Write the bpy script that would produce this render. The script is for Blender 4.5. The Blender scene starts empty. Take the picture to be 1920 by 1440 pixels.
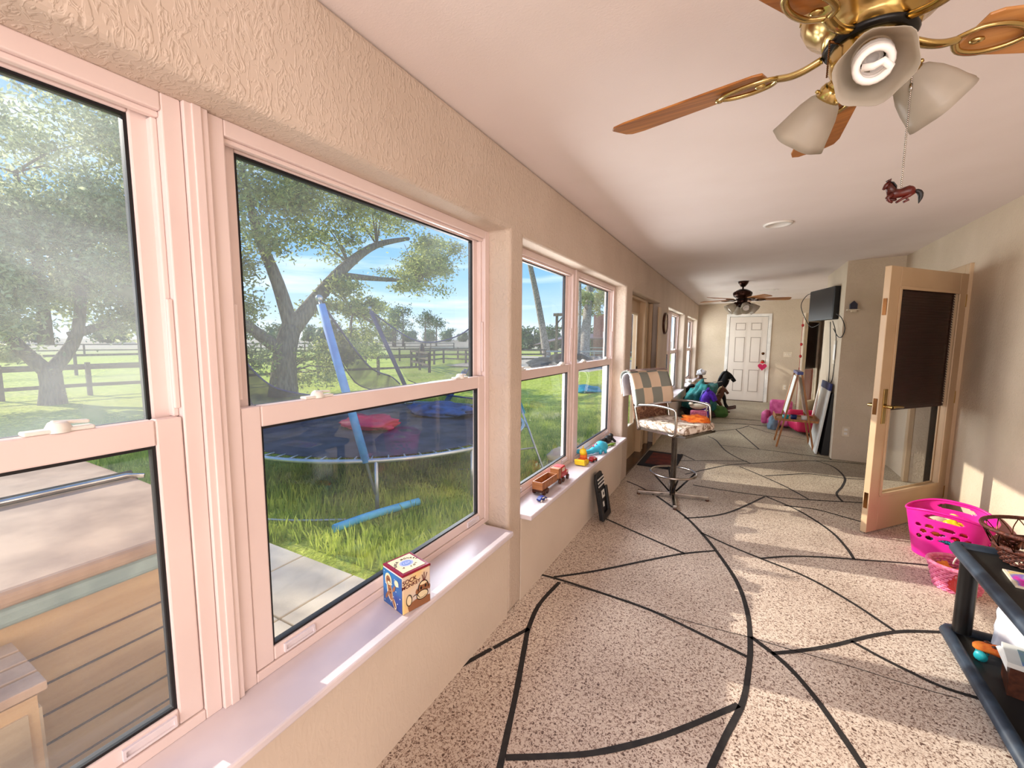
import bpy, math, random
from mathutils import Vector, Matrix, Euler, noise as mnoise
random.seed(7)
PI = math.pi
col = bpy.context.scene.collection
sin, cos = math.sin, math.cos

# ---------------------------------------------------------------- helpers
def lin(c):
    c = c / 255.0
    return c / 12.92 if c <= 0.04045 else ((c + 0.055) / 1.055) ** 2.4
def rgb(*c): return (lin(c[0]), lin(c[1]), lin(c[2]), 1.0)

def M_rot(axis, ang): return Matrix.Rotation(ang, 3, axis)

class MB:
    """collects shapes, builds ONE mesh object"""
    def __init__(s): s.v = []; s.f = []; s.m = []; s.sm = []
    def add(s, vs, fs, mi=0, smooth=False):
        o = len(s.v); s.v += [tuple(p) for p in vs]
        for f in fs: s.f.append(tuple(i + o for i in f)); s.m.append(mi); s.sm.append(smooth)
        return s
    def box(s, c, size, rot=None, mi=0):
        hx, hy, hz = size[0] / 2, size[1] / 2, size[2] / 2
        vs = [Vector((x * hx, y * hy, z * hz)) for x in (-1, 1) for y in (-1, 1) for z in (-1, 1)]
        if rot is not None: vs = [rot @ p for p in vs]
        c = Vector(c); vs = [p + c for p in vs]
        return s.add(vs, [(0, 1, 3, 2), (4, 6, 7, 5), (0, 4, 5, 1), (2, 3, 7, 6), (0, 2, 6, 4), (1, 5, 7, 3)], mi)
    def bb(s, x0, x1, y0, y1, z0, z1, mi=0):
        return s.box(((x0 + x1) / 2, (y0 + y1) / 2, (z0 + z1) / 2), (abs(x1 - x0), abs(y1 - y0), abs(z1 - z0)), None, mi)
    def bar(s, a, b, w, h, mi=0, up=(0, 0, 1)):
        a = Vector(a); b = Vector(b); d = (b - a); L = d.length; d.normalize()
        u = Vector(up)
        if abs(u.dot(d)) > .98: u = Vector((1, 0, 0))
        x = d.cross(u).normalized(); z = x.cross(d)
        R = Matrix((x, d, z)).transposed()
        return s.box((a + b) / 2, (w, L, h), R, mi)
    def tube(s, pts, r, n=8, mi=0, closed=False, caps=True, flat=1.0):
        pts = [Vector(p) for p in pts]; N = len(pts)
        rr = r if isinstance(r, (list, tuple)) else [r] * N
        vs = []; prev = None
        for i, p in enumerate(pts):
            if closed: d = pts[(i + 1) % N] - pts[i - 1]
            else: d = pts[min(i + 1, N - 1)] - pts[max(i - 1, 0)]
            if d.length < 1e-9: d = Vector((0, 0, 1))
            d.normalize()
            if prev is None:
                u = Vector((0, 0, 1)) if abs(d.z) < .9 else Vector((1, 0, 0))
                x = d.cross(u).normalized()
            else:
                x = prev - d * prev.dot(d)
                x = x.normalized() if x.length > 1e-6 else d.cross(Vector((0, 0, 1))).normalized()
            prev = x; y = d.cross(x)
            for k in range(n):
                a = 2 * PI * k / n
                vs.append(p + (x * cos(a) + y * sin(a) * flat) * rr[i])
        fs = []
        for i in range(N if closed else N - 1):
            j = (i + 1) % N
            for k in range(n):
                l = (k + 1) % n
                fs.append((i * n + k, i * n + l, j * n + l, j * n + k))
        s.add(vs, fs, mi, True)
        if caps and not closed:
            o = len(s.v) - N * n
            s.f.append(tuple(o + k for k in reversed(range(n)))); s.m.append(mi); s.sm.append(False)
            s.f.append(tuple(o + (N - 1) * n + k for k in range(n))); s.m.append(mi); s.sm.append(False)
        return s
    def lathe(s, prof, c=(0, 0, 0), R=None, n=24, mi=0, rfun=None, sx=1, sy=1):
        c = Vector(c); vs = []
        for (r, z) in prof:
            for k in range(n):
                a = 2 * PI * k / n
                q = r * (rfun(a, z) if rfun else 1)
                p = Vector((q * cos(a) * sx, q * sin(a) * sy, z))
                if R is not None: p = R @ p
                vs.append(p + c)
        fs = []
        for i in range(len(prof) - 1):
            for k in range(n):
                l = (k + 1) % n
                fs.append((i * n + k, i * n + l, (i + 1) * n + l, (i + 1) * n + k))
        return s.add(vs, fs, mi, True)
    def ball(s, c, r, n=12, R=None, mi=0):
        r = r if isinstance(r, (tuple, list)) else (r, r, r)
        m = n // 2 + 1; vs = []; fs = []; c = Vector(c)
        for i in range(m + 1):
            t = PI * i / m
            for k in range(n):
                a = 2 * PI * k / n
                p = Vector((r[0] * sin(t) * cos(a), r[1] * sin(t) * sin(a), r[2] * cos(t)))
                if R is not None: p = R @ p
                vs.append(p + c)
        for i in range(m):
            for k in range(n):
                l = (k + 1) % n
                fs.append((i * n + k, (i + 1) * n + k, (i + 1) * n + l, i * n + l))
        return s.add(vs, fs, mi, True)
    def prism(s, poly, d, mi=0):
        """poly: 3D points, extruded by vector d"""
        n = len(poly); d = Vector(d)
        vs = [Vector(p) for p in poly] + [Vector(p) + d for p in poly]
        fs = [tuple(reversed(range(n))), tuple(range(n, 2 * n))] + [(i, (i + 1) % n, n + (i + 1) % n, n + i) for i in range(n)]
        return s.add(vs, fs, mi)
    def quad(s, a, b, c, d, mi=0): return s.add([a, b, c, d], [(0, 1, 2, 3)], mi)
    def disc(s, c, r, nrm, n=20, mi=0, h=.001):
        nrm = Vector(nrm).normalized(); u = nrm.orthogonal().normalized(); w = nrm.cross(u)
        c = Vector(c)
        rx, ry = (r, r) if not isinstance(r, (tuple, list)) else r
        return s.prism([c + u * rx * cos(2 * PI * k / n) + w * ry * sin(2 * PI * k / n) for k in range(n)], nrm * h, mi)
    def build(s, name, mats, parent=None, bevel=0, seg=2, subsurf=0, solid=0, loc=None, off=None):
        me = bpy.data.meshes.new(name)
        vs = s.v
        if off is not None: vs = [(p[0] - off[0], p[1] - off[1], p[2] - off[2]) for p in vs]
        me.from_pydata(vs, [], s.f)
        for m in (mats if isinstance(mats, (list, tuple)) else [mats]): me.materials.append(m)
        me.polygons.foreach_set('material_index', s.m)
        me.polygons.foreach_set('use_smooth', s.sm)
        me.update()
        o = bpy.data.objects.new(name, me); col.objects.link(o)
        if parent is not None: o.parent = parent
        if loc is not None: o.location = loc
        if solid:
            md = o.modifiers.new('s', 'SOLIDIFY'); md.thickness = solid; md.offset = 0
        if bevel:
            md = o.modifiers.new('b', 'BEVEL'); md.width = bevel; md.segments = seg; md.limit_method = 'ANGLE'; md.angle_limit = .7
        if subsurf:
            md = o.modifiers.new('ss', 'SUBSURF'); md.levels = subsurf; md.render_levels = subsurf
        return o

def tag(o, label=None, cat=None, group=None, kind=None):
    if label: o['label'] = label
    if cat: o['category'] = cat
    if group: o['group'] = group
    if kind: o['kind'] = kind
    return o
def thing(name, label, cat, loc=(0, 0, 0), rz=0, group=None, scale=1, kind=None):
    o = bpy.data.objects.new(name, None); col.objects.link(o); o.empty_display_size = .05
    o.location = loc; o.rotation_euler = (0, 0, rz); o.scale = (scale,) * 3
    return tag(o, label, cat, group, kind)
def kids(o): return [c for c in bpy.data.objects if c.parent == o]
def dup(root, loc, rz=None, label=None, scale=None):
    r = root.copy(); col.objects.link(r); r.location = loc
    if rz is not None: r.rotation_euler = (0, 0, rz)
    if label: r['label'] = label
    if scale: r.scale = (scale,) * 3 if not isinstance(scale, tuple) else scale
    for ch in kids(root):
        c = ch.copy(); col.objects.link(c); c.parent = r
        for g in kids(ch):
            d = g.copy(); col.objects.link(d); d.parent = c
    return r
def smooth_path(pts, k=6, closed=False):
    P = [Vector(p) for p in pts]; n = len(P); out = []
    rng = range(n if closed else n - 1)
    for i in rng:
        g = (lambda j: P[j % n]) if closed else (lambda j: P[max(0, min(n - 1, j))])
        a, b, c, d = g(i - 1), g(i), g(i + 1), g(i + 2)
        for t in range(k):
            t /= k
            out.append(.5 * ((2 * b) + (c - a) * t + (2 * a - 5 * b + 4 * c - d) * t * t + (3 * b - a - 3 * c + d) * t ** 3))
    if not closed: out.append(P[-1])
    return out

# ---------------------------------------------------------------- materials
def newmat(name):
    m = bpy.data.materials.new(name); m.use_nodes = True; nt = m.node_tree; nt.nodes.clear()
    out = nt.nodes.new('ShaderNodeOutputMaterial')
    return m, nt, out
def N(nt, t, **k):
    n = nt.nodes.new(t)
    for a, b in k.items():
        if a.startswith('i_'):
            key = a[2:]; key = int(key) if key.isdigit() else key.replace('_', ' ')
            n.inputs[key].default_value = b
        else: setattr(n, a, b)
    return n
def ramp(nt, stops, interp='LINEAR'):
    r = nt.nodes.new('ShaderNodeValToRGB'); r.color_ramp.interpolation = interp
    e = r.color_ramp.elements
    while len(e) < len(stops): e.new(.5)
    for i, (p, c) in enumerate(stops): e[i].position = p; e[i].color = c
    return r
def mat(name, c, rough=.6, metal=0, c2=None, nscale=8, bump=0, bscale=40, spec=.4, stretch=None, emit=0, sheen=0, trans=0, coat=0):
    m, nt, out = newmat(name)
    b = N(nt, 'ShaderNodeBsdfPrincipled'); L = nt.links.new
    b.inputs['Roughness'].default_value = rough; b.inputs['Metallic'].default_value = metal
    b.inputs['Specular IOR Level'].default_value = spec
    b.inputs['Coat Weight'].default_value = coat
    tc = N(nt, 'ShaderNodeTexCoord'); src = tc.outputs['Object']
    if stretch:
        mp = N(nt, 'ShaderNodeMapping'); mp.inputs['Scale'].default_value = stretch
        L(src, mp.inputs['Vector']); src = mp.outputs['Vector']
    c2 = c2 or tuple(min(255, v * .93) for v in c)
    n1 = N(nt, 'ShaderNodeTexNoise', i_Scale=nscale, i_Detail=3.0)
    L(src, n1.inputs['Vector'])
    r = ramp(nt, [(.35, rgb(*c2)), (.65, rgb(*c))]); L(n1.outputs['Fac'], r.inputs['Fac']); L(r.outputs['Color'], b.inputs['Base Color'])
    if emit:
        L(r.outputs['Color'], b.inputs['Emission Color']); b.inputs['Emission Strength'].default_value = emit
    if bump:
        n2 = N(nt, 'ShaderNodeTexNoise', i_Scale=bscale, i_Detail=4.0); L(src, n2.inputs['Vector'])
        bp = N(nt, 'ShaderNodeBump', i_Strength=bump, i_Distance=.01); L(n2.outputs['Fac'], bp.inputs['Height']); L(bp.outputs['Normal'], b.inputs['Normal'])
    sh = b.outputs['BSDF']
    if trans:
        tr = N(nt, 'ShaderNodeBsdfTranslucent'); L(r.outputs['Color'], tr.inputs['Color'])
        mx = N(nt, 'ShaderNodeMixShader'); mx.inputs[0].default_value = trans
        L(sh, mx.inputs[1]); L(tr.outputs[0], mx.inputs[2]); sh = mx.outputs[0]
    L(sh, out.inputs['Surface'])
    return m

def stucco(name, c, c2, strength=.35, scale=26, dist=.012):
    m, nt, out = newmat(name); L = nt.links.new
    b = N(nt, 'ShaderNodeBsdfPrincipled', i_Roughness=.75); b.inputs['Specular IOR Level'].default_value = .25
    tc = N(nt, 'ShaderNodeTexCoord')
    n1 = N(nt, 'ShaderNodeTexNoise', i_Scale=2.2, i_Detail=3.0); L(tc.outputs['Object'], n1.inputs['Vector'])
    r = ramp(nt, [(.3, rgb(*c2)), (.7, rgb(*c))]); L(n1.outputs['Fac'], r.inputs['Fac']); L(r.outputs['Color'], b.inputs['Base Color'])
    mp = N(nt, 'ShaderNodeMapping'); mp.inputs['Rotation'].default_value = (.6, .2, .1); mp.inputs['Scale'].default_value = (1, 1.7, .75); L(tc.outputs['Object'], mp.inputs['Vector'])
    n2 = N(nt, 'ShaderNodeTexNoise', i_Scale=float(scale), i_Detail=2.5, i_Distortion=1.6); L(mp.outputs['Vector'], n2.inputs['Vector'])
    r2 = ramp(nt, [(.48, (0, 0, 0, 1)), (.62, (1, 1, 1, 1))]); L(n2.outputs['Fac'], r2.inputs['Fac'])
    bp = N(nt, 'ShaderNodeBump', i_Strength=strength, i_Distance=dist); L(r2.outputs['Color'], bp.inputs['Height']); L(bp.outputs['Normal'], b.inputs['Normal'])
    L(b.outputs[0], out.inputs['Surface']); return m

def floor_mat():
    m, nt, out = newmat('stone_coat_floor'); L = nt.links.new
    b = N(nt, 'ShaderNodeBsdfPrincipled', i_Roughness=.5); b.inputs['Specular IOR Level'].default_value = .35
    tc = N(nt, 'ShaderNodeTexCoord')
    n1 = N(nt, 'ShaderNodeTexNoise', i_Scale=105.0, i_Detail=2.0, i_Distortion=1.2); L(tc.outputs['Object'], n1.inputs['Vector'])
    r1 = ramp(nt, [(.34, rgb(96, 74, 66)), (.42, rgb(172, 150, 136)), (.50, rgb(224, 210, 196)), (.75, rgb(244, 234, 222))]); L(n1.outputs['Fac'], r1.inputs['Fac'])
    n2 = N(nt, 'ShaderNodeTexNoise', i_Scale=1.3, i_Detail=3.0); L(tc.outputs['Object'], n2.inputs['Vector'])
    r2 = ramp(nt, [(.3, rgb(205, 196, 190)), (.7, rgb(255, 252, 248))]); L(n2.outputs['Fac'], r2.inputs['Fac'])
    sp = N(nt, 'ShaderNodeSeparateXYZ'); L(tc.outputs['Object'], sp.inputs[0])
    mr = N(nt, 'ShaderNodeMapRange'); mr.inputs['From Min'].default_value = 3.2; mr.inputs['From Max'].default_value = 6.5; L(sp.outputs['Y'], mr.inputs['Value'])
    mg = N(nt, 'ShaderNodeMix', data_type='RGBA'); L(mr.outputs[0], mg.inputs[0]); mg.inputs[6].default_value = (1, 1, 1, 1); mg.inputs[7].default_value = rgb(206, 210, 196)  # shading of the far end tinted into the floor, greyer green
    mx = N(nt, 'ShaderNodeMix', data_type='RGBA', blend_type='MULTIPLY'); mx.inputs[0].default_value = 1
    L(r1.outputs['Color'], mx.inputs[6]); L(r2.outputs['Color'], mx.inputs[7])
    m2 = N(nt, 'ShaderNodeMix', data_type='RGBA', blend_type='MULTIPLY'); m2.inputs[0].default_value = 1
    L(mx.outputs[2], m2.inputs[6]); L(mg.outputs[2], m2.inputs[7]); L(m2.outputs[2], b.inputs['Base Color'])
    bp = N(nt, 'ShaderNodeBump', i_Strength=.25, i_Distance=.004); L(n1.outputs['Fac'], bp.inputs['Height']); L(bp.outputs['Normal'], b.inputs['Normal'])
    L(b.outputs[0], out.inputs['Surface']); return m

def glass_mat(name, haze, lo=.35, hi=.75, hs=1.6, refl=.05):
    m, nt, out = newmat(name); L = nt.links.new
    t = N(nt, 'ShaderNodeBsdfTransparent'); t.inputs[0].default_value = (.97, .985, .98, 1)
    g = N(nt, 'ShaderNodeBsdfGlossy', i_Roughness=.01)
    lw = N(nt, 'ShaderNodeLayerWeight', i_Blend=.5); pw = N(nt, 'ShaderNodeMath', operation='POWER'); pw.inputs[1].default_value = 5; L(lw.outputs['Facing'], pw.inputs[0])
    fr = N(nt, 'ShaderNodeMath', operation='MULTIPLY_ADD'); fr.inputs[1].default_value = .6; fr.inputs[2].default_value = refl; L(pw.outputs[0], fr.inputs[0])
    a = N(nt, 'ShaderNodeMixShader'); L(fr.outputs[0], a.inputs[0]); L(t.outputs[0], a.inputs[1]); L(g.outputs[0], a.inputs[2])
    sh = a.outputs[0]
    if haze:  # dirt film on the glass, mixed in for the sun's veiling glare
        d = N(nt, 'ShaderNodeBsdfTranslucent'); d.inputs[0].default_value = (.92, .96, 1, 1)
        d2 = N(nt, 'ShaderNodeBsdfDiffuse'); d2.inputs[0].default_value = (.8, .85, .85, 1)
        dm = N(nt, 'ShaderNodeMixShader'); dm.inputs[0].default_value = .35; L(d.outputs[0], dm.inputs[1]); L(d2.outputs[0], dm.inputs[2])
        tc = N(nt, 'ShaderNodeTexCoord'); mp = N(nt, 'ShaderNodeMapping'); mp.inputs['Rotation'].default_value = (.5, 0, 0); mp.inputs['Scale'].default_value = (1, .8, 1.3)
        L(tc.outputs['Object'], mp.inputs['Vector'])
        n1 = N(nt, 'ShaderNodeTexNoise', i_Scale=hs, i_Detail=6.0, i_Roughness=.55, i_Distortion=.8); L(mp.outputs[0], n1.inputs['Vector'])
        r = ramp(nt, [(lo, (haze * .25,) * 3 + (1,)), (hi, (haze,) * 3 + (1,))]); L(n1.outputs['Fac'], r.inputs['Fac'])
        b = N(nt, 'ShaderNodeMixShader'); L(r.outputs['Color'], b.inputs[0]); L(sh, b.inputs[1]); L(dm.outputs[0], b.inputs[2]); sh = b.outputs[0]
    L(sh, out.inputs['Surface']); return m

def leaf_mat(name, c, c2, trans=.45, sc=1.2):
    m, nt, out = newmat(name); L = nt.links.new
    tc = N(nt, 'ShaderNodeTexCoord'); n1 = N(nt, 'ShaderNodeTexNoise', i_Scale=sc, i_Detail=6.0); L(tc.outputs['Object'], n1.inputs['Vector'])
    r = ramp(nt, [(.35, rgb(*c2)), (.65, rgb(*c))]); L(n1.outputs['Fac'], r.inputs['Fac'])
    d = N(nt, 'ShaderNodeBsdfPrincipled', i_Roughness=.5); t = N(nt, 'ShaderNodeBsdfTranslucent')
    L(r.outputs['Color'], d.inputs['Base Color']); L(r.outputs['Color'], t.inputs['Color'])
    mx = N(nt, 'ShaderNodeMixShader'); mx.inputs[0].default_value = trans; L(d.outputs[0], mx.inputs[1]); L(t.outputs[0], mx.inputs[2])
    L(mx.outputs[0], out.inputs['Surface']); return m

def wood_mat(name, c, c2, axis=1, rough=.35, scale=3):
    st = [14, 14, 14]; st[axis] = 1.0
    return mat(name, c, rough, c2=c2, nscale=scale, stretch=tuple(st), bump=.05, bscale=8)

def grass_mat():
    m, nt, out = newmat('lawn'); L = nt.links.new
    b = N(nt, 'ShaderNodeBsdfPrincipled', i_Roughness=.8); tc = N(nt, 'ShaderNodeTexCoord')
    b.inputs['Specular IOR Level'].default_value = .1
    n1 = N(nt, 'ShaderNodeTexNoise', i_Scale=9.0, i_Detail=8.0, i_Roughness=.7); L(tc.outputs['Object'], n1.inputs['Vector'])
    r1 = ramp(nt, [(.32, rgb(128, 150, 52)), (.5, rgb(196, 208, 78)), (.68, rgb(240, 244, 120))]); L(n1.outputs['Fac'], r1.inputs['Fac'])
    n2 = N(nt, 'ShaderNodeTexNoise', i_Scale=.45, i_Detail=3.0); L(tc.outputs['Object'], n2.inputs['Vector'])
    r2 = ramp(nt, [(.5, (0, 0, 0, 1)), (.72, (1, 1, 1, 1))]); L(n2.outputs['Fac'], r2.inputs['Fac'])
    # distance from the house turns the lawn into pale dry pasture
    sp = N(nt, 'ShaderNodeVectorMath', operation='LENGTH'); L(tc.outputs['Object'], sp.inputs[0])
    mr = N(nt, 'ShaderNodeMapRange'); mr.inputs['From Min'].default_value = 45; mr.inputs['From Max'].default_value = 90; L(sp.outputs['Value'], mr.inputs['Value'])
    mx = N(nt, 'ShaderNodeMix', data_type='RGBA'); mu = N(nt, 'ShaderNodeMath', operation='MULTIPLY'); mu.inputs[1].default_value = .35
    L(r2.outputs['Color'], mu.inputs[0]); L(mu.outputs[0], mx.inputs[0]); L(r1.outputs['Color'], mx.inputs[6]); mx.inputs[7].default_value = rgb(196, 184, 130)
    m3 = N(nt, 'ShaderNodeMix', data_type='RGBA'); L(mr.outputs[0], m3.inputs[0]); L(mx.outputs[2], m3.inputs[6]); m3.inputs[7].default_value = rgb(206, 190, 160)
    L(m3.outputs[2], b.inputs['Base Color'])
    bp = N(nt, 'ShaderNodeBump', i_Strength=.9, i_Distance=.08)
    n3 = N(nt, 'ShaderNodeTexNoise', i_Scale=30.0, i_Detail=6.0); L(tc.outputs['Object'], n3.inputs['Vector']); L(n3.outputs['Fac'], bp.inputs['Height']); L(bp.outputs['Normal'], b.inputs['Normal'])
    L(b.outputs[0], out.inputs['Surface']); return m

def checker_mat():
    m, nt, out = newmat('checked_blanket'); L = nt.links.new
    b = N(nt, 'ShaderNodeBsdfPrincipled', i_Roughness=.9); uv = N(nt, 'ShaderNodeTexCoord')
    ck = N(nt, 'ShaderNodeTexChecker', i_Scale=1.0); ck.inputs['Color1'].default_value = rgb(232, 208, 182); ck.inputs['Color2'].default_value = rgb(142, 146, 138)
    L(uv.outputs['UV'], ck.inputs['Vector'])
    n = N(nt, 'ShaderNodeTexNoise', i_Scale=220.0); L(uv.outputs['Object'], n.inputs['Vector'])
    bp = N(nt, 'ShaderNodeBump', i_Strength=.3, i_Distance=.003); L(n.outputs['Fac'], bp.inputs['Height']); L(bp.outputs['Normal'], b.inputs['Normal'])
    L(ck.outputs[0], b.inputs['Base Color']); L(b.outputs[0], out.inputs['Surface']); return m

def floral_mat(name, base, spots, sc=16):
    m, nt, out = newmat(name); L = nt.links.new
    b = N(nt, 'ShaderNodeBsdfPrincipled', i_Roughness=.8); tc = N(nt, 'ShaderNodeTexCoord')
    v = N(nt, 'ShaderNodeTexVoronoi', i_Scale=float(sc), feature='SMOOTH_F1'); nz = N(nt, 'ShaderNodeTexNoise', i_Scale=9.0, i_Detail=3.0)
    L(tc.outputs['Object'], nz.inputs['Vector'])
    ad = N(nt, 'ShaderNodeMix', data_type='RGBA', blend_type='ADD'); ad.inputs[0].default_value = .25
    L(tc.outputs['Object'], ad.inputs[6]); L(nz.outputs['Color'], ad.inputs[7]); L(ad.outputs[2], v.inputs['Vector'])
    r = ramp(nt, [(0, rgb(*spots[0])), (.28, rgb(*base)), (.42, rgb(*spots[1])), (.5, rgb(*base)), (.75, rgb(*spots[2]))]); L(v.outputs['Distance'], r.inputs['Fac'])
    L(r.outputs['Color'], b.inputs['Base Color']); L(b.outputs[0], out.inputs['Surface']); return m

def net_mat(name, c, a):
    m, nt, out = newmat(name); L = nt.links.new
    d = N(nt, 'ShaderNodeBsdfDiffuse'); d.inputs[0].default_value = rgb(*c); t = N(nt, 'ShaderNodeBsdfTransparent')
    tc = N(nt, 'ShaderNodeTexCoord'); n = N(nt, 'ShaderNodeTexNoise', i_Scale=3.0, i_Detail=4.0); L(tc.outputs['Object'], n.inputs['Vector'])
    r = ramp(nt, [(.35, (a * .6,) * 3 + (1,)), (.65, (a,) * 3 + (1,))]); L(n.outputs['Fac'], r.inputs['Fac'])
    mx = N(nt, 'ShaderNodeMixShader'); L(r.outputs['Color'], mx.inputs[0]); L(t.outputs[0], mx.inputs[1]); L(d.outputs[0], mx.inputs[2])
    L(mx.outputs[0], out.inputs['Surface']); return m

K = {}
K['wall'] = stucco('stucco_beige', (208, 190, 174), (196, 177, 160), .28, 32)
K['wall_low'] = stucco('smooth_lower_wall', (222, 206, 190), (215, 198, 181), .06, 20)
K['wall_r'] = stucco('stucco_right', (212, 194, 172), (200, 182, 158), .3, 34)
K['ceil'] = stucco('ceiling_paint', (236, 224, 219), (231, 218, 212), .06, 60)
K['floor'] = floor_mat()
K['strip'] = mat('charcoal_joint', (44, 40, 38), .7, c2=(30, 27, 26), nscale=30)
K['frame'] = mat('window_vinyl', (232, 212, 206), .4, c2=(227, 205, 199), nscale=3)
K['sill'] = mat('sill_paint', (228, 216, 218), .3, c2=(214, 203, 208), nscale=5)
K['gasket'] = mat('black_gasket', (20, 18, 22), .5)
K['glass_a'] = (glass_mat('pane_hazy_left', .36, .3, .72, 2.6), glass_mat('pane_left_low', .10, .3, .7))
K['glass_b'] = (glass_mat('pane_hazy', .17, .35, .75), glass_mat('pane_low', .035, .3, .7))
K['glass_c'] = glass_mat('pane_clear', .03)
K['glass_d'] = glass_mat('pane_dark_door', .0, refl=.07)
K['white'] = mat('white_paint', (240, 234, 226), .4)
K['cream'] = mat('cream_paint', (226, 210, 186), .45)
K['doorw'] = mat('door_cream', (228, 216, 204), .45, c2=(224, 211, 198), nscale=2)
K['groove_shade'] = mat('door_groove_shade', (176, 160, 146), .5)  # shade in the panel grooves, painted as a darker cream
K['doort'] = mat('door_tan', (194, 165, 131), .4, c2=(186, 156, 122), nscale=3)
K['brass'] = mat('brass', (206, 182, 124), .2, 1, c2=(170, 140, 82), nscale=3)
K['brassd'] = mat('antique_brass', (110, 72, 40), .22, 1, c2=(60, 34, 22), nscale=3)
K['bronze'] = mat('bronze_dark', (62, 36, 26), .3, .8, c2=(40, 22, 16))
K['blackm'] = mat('black_metal', (22, 20, 20), .35, .3)
K['blackp'] = mat('black_plastic', (24, 24, 26), .45)
K['steel'] = mat('chrome', (196, 190, 182), .18, 1, c2=(160, 152, 146))
K['galv'] = mat('galvanised', (176, 184, 186), .35, .8)
K['blade'] = wood_mat('fan_blade_oak', (186, 122, 60), (142, 84, 34), 0)
K['blade_l'] = wood_mat('fan_blade_light', (206, 150, 92), (182, 122, 66), 0)
K['frost'] = mat('frosted_glass', (214, 204, 190), .35, c2=(190, 180, 164), nscale=6, trans=.5)
K['cfl'] = mat('cfl_white', (250, 240, 232), .3, emit=.06)
K['horse'] = mat('bay_horse', (84, 18, 8), .35, c2=(46, 10, 6), nscale=30)
K['blackh'] = mat('black_hair', (18, 14, 14), .5)
K['pink'] = mat('hot_pink_plastic', (236, 40, 160), .35, c2=(226, 30, 148), trans=.15)
K['pinkl'] = mat('pink_wicker', (240, 140, 170), .6, c2=(222, 100, 140), nscale=60, bump=.4, bscale=120)
K['magenta'] = mat('magenta', (186, 26, 78), .5)
K['pinkc'] = mat('pink_vinyl', (206, 104, 154), .5, c2=(170, 56, 112))
K['wicker'] = mat('dark_wicker', (96, 44, 26), .5, c2=(48, 18, 12), nscale=90, bump=.6, bscale=150)
K['tbl'] = mat('slate_table', (52, 64, 78), .45, c2=(36, 44, 56), nscale=12)
K['tblb'] = mat('table_black', (24, 24, 24), .5)
K['teal'] = mat('teal_plastic', (36, 160, 170), .4)
K['tealf'] = mat('teal_fabric', (34, 120, 118), .7, c2=(18, 78, 80), nscale=9, bump=.6, bscale=14)
K['purple'] = mat('purple_plush', (86, 30, 180), .7, c2=(52, 12, 120), nscale=20)
K['orange'] = mat('orange_cloth', (240, 140, 50), .8, c2=(214, 90, 36), nscale=30)
K['yellow'] = mat('yellow_plastic', (244, 204, 40), .35)
K['red'] = mat('red_paint', (176, 28, 26), .3)
K['blue'] = mat('blue_paint', (30, 52, 130), .3)
K['sky'] = mat('cyan_plastic', (60, 176, 206), .35)
K['wood'] = wood_mat('toy_wood', (170, 112, 70), (136, 82, 48), 1)
K['woodd'] = wood_mat('dark_wood', (84, 44, 26), (56, 26, 14), 1)
K['woode'] = wood_mat('easel_wood', (176, 118, 66), (140, 84, 42), 2)
K['green'] = mat('green_plastic', (112, 150, 50), .4)
K['mat'] = mat('doormat_black', (26, 24, 26), .9, bump=.5, bscale=200)
K['matr'] = mat('doormat_red', (110, 40, 24), .9, c2=(70, 26, 18), nscale=10, bump=.5, bscale=200)
K['paper'] = mat('paper_white', (236, 236, 230), .6)
K['dark'] = mat('dark_interior', (34, 12, 10), .8)
K['blind'] = mat('brown_blind', (48, 14, 12), .6, c2=(36, 8, 8), spec=.2)
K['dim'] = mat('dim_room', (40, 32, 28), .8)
K['brick'] = mat('red_brown_panel', (120, 50, 30), .6)
K['cloth'] = mat('white_cloth', (232, 230, 232), .85, c2=(190, 192, 204), nscale=8, bump=.5, bscale=10)
K['checker'] = checker_mat()
K['stripe'] = mat('blanket_edge', (190, 160, 150), .9, c2=(120, 104, 104), nscale=40, stretch=(.1, .1, 6))
K['floral'] = floral_mat('floral_seat', (226, 212, 196), [(96, 50, 66), (120, 92, 66), (246, 238, 230)], 13)
K['floralb'] = floral_mat('floral_back', (150, 104, 78), [(70, 36, 26), (96, 60, 44), (190, 150, 120)], 22)
K['lawn'] = grass_mat()
K['blade_g'] = leaf_mat('grass_blades', (232, 240, 120), (120, 156, 56), .45, 3)
K['leaf'] = leaf_mat('leaves_oak', (214, 216, 130), (84, 112, 66), .5, 5)
K['leaf2'] = leaf_mat('leaves_pale', (250, 250, 206), (112, 138, 92), .55, 5)
K['leafd'] = leaf_mat('leaves_dark', (120, 146, 90), (64, 94, 58), .3)
K['leafp'] = leaf_mat('leaves_pine', (204, 208, 140), (130, 150, 96))
K['bark'] = mat('bark', (132, 122, 106), .9, c2=(86, 78, 68), nscale=10, stretch=(2, 2, .4), bump=.8, bscale=18)
K['barkl'] = mat('pine_bark', (170, 160, 148), .9, c2=(118, 110, 102), nscale=10, bump=.6, bscale=12)
K['rail'] = mat('fence_wood', (118, 106, 90), .85, c2=(88, 78, 66))
K['paver'] = mat('concrete_paver', (232, 218, 192), .8, c2=(204, 190, 166), nscale=3, bump=.2, bscale=60)
K['deck'] = mat('deck_planks', (190, 166, 134), .7, c2=(160, 134, 104), nscale=2, stretch=(8, 1, 8))
K['tubside'] = mat('spa_siding', (206, 168, 122), .55, c2=(186, 146, 102), nscale=2, stretch=(8, 1, 8))
K['tubcov'] = mat('spa_cover', (194, 160, 132), .55, c2=(156, 124, 102), nscale=5, bump=.15, bscale=6)
K['tubrim'] = mat('spa_rim', (160, 176, 168), .35, c2=(140, 156, 150))
K['tramp'] = mat('trampoline_mat', (58, 62, 78), .7, c2=(36, 40, 52), nscale=5)
K['bluefoam'] = mat('blue_foam', (84, 150, 214), .6, c2=(64, 120, 190))
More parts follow.
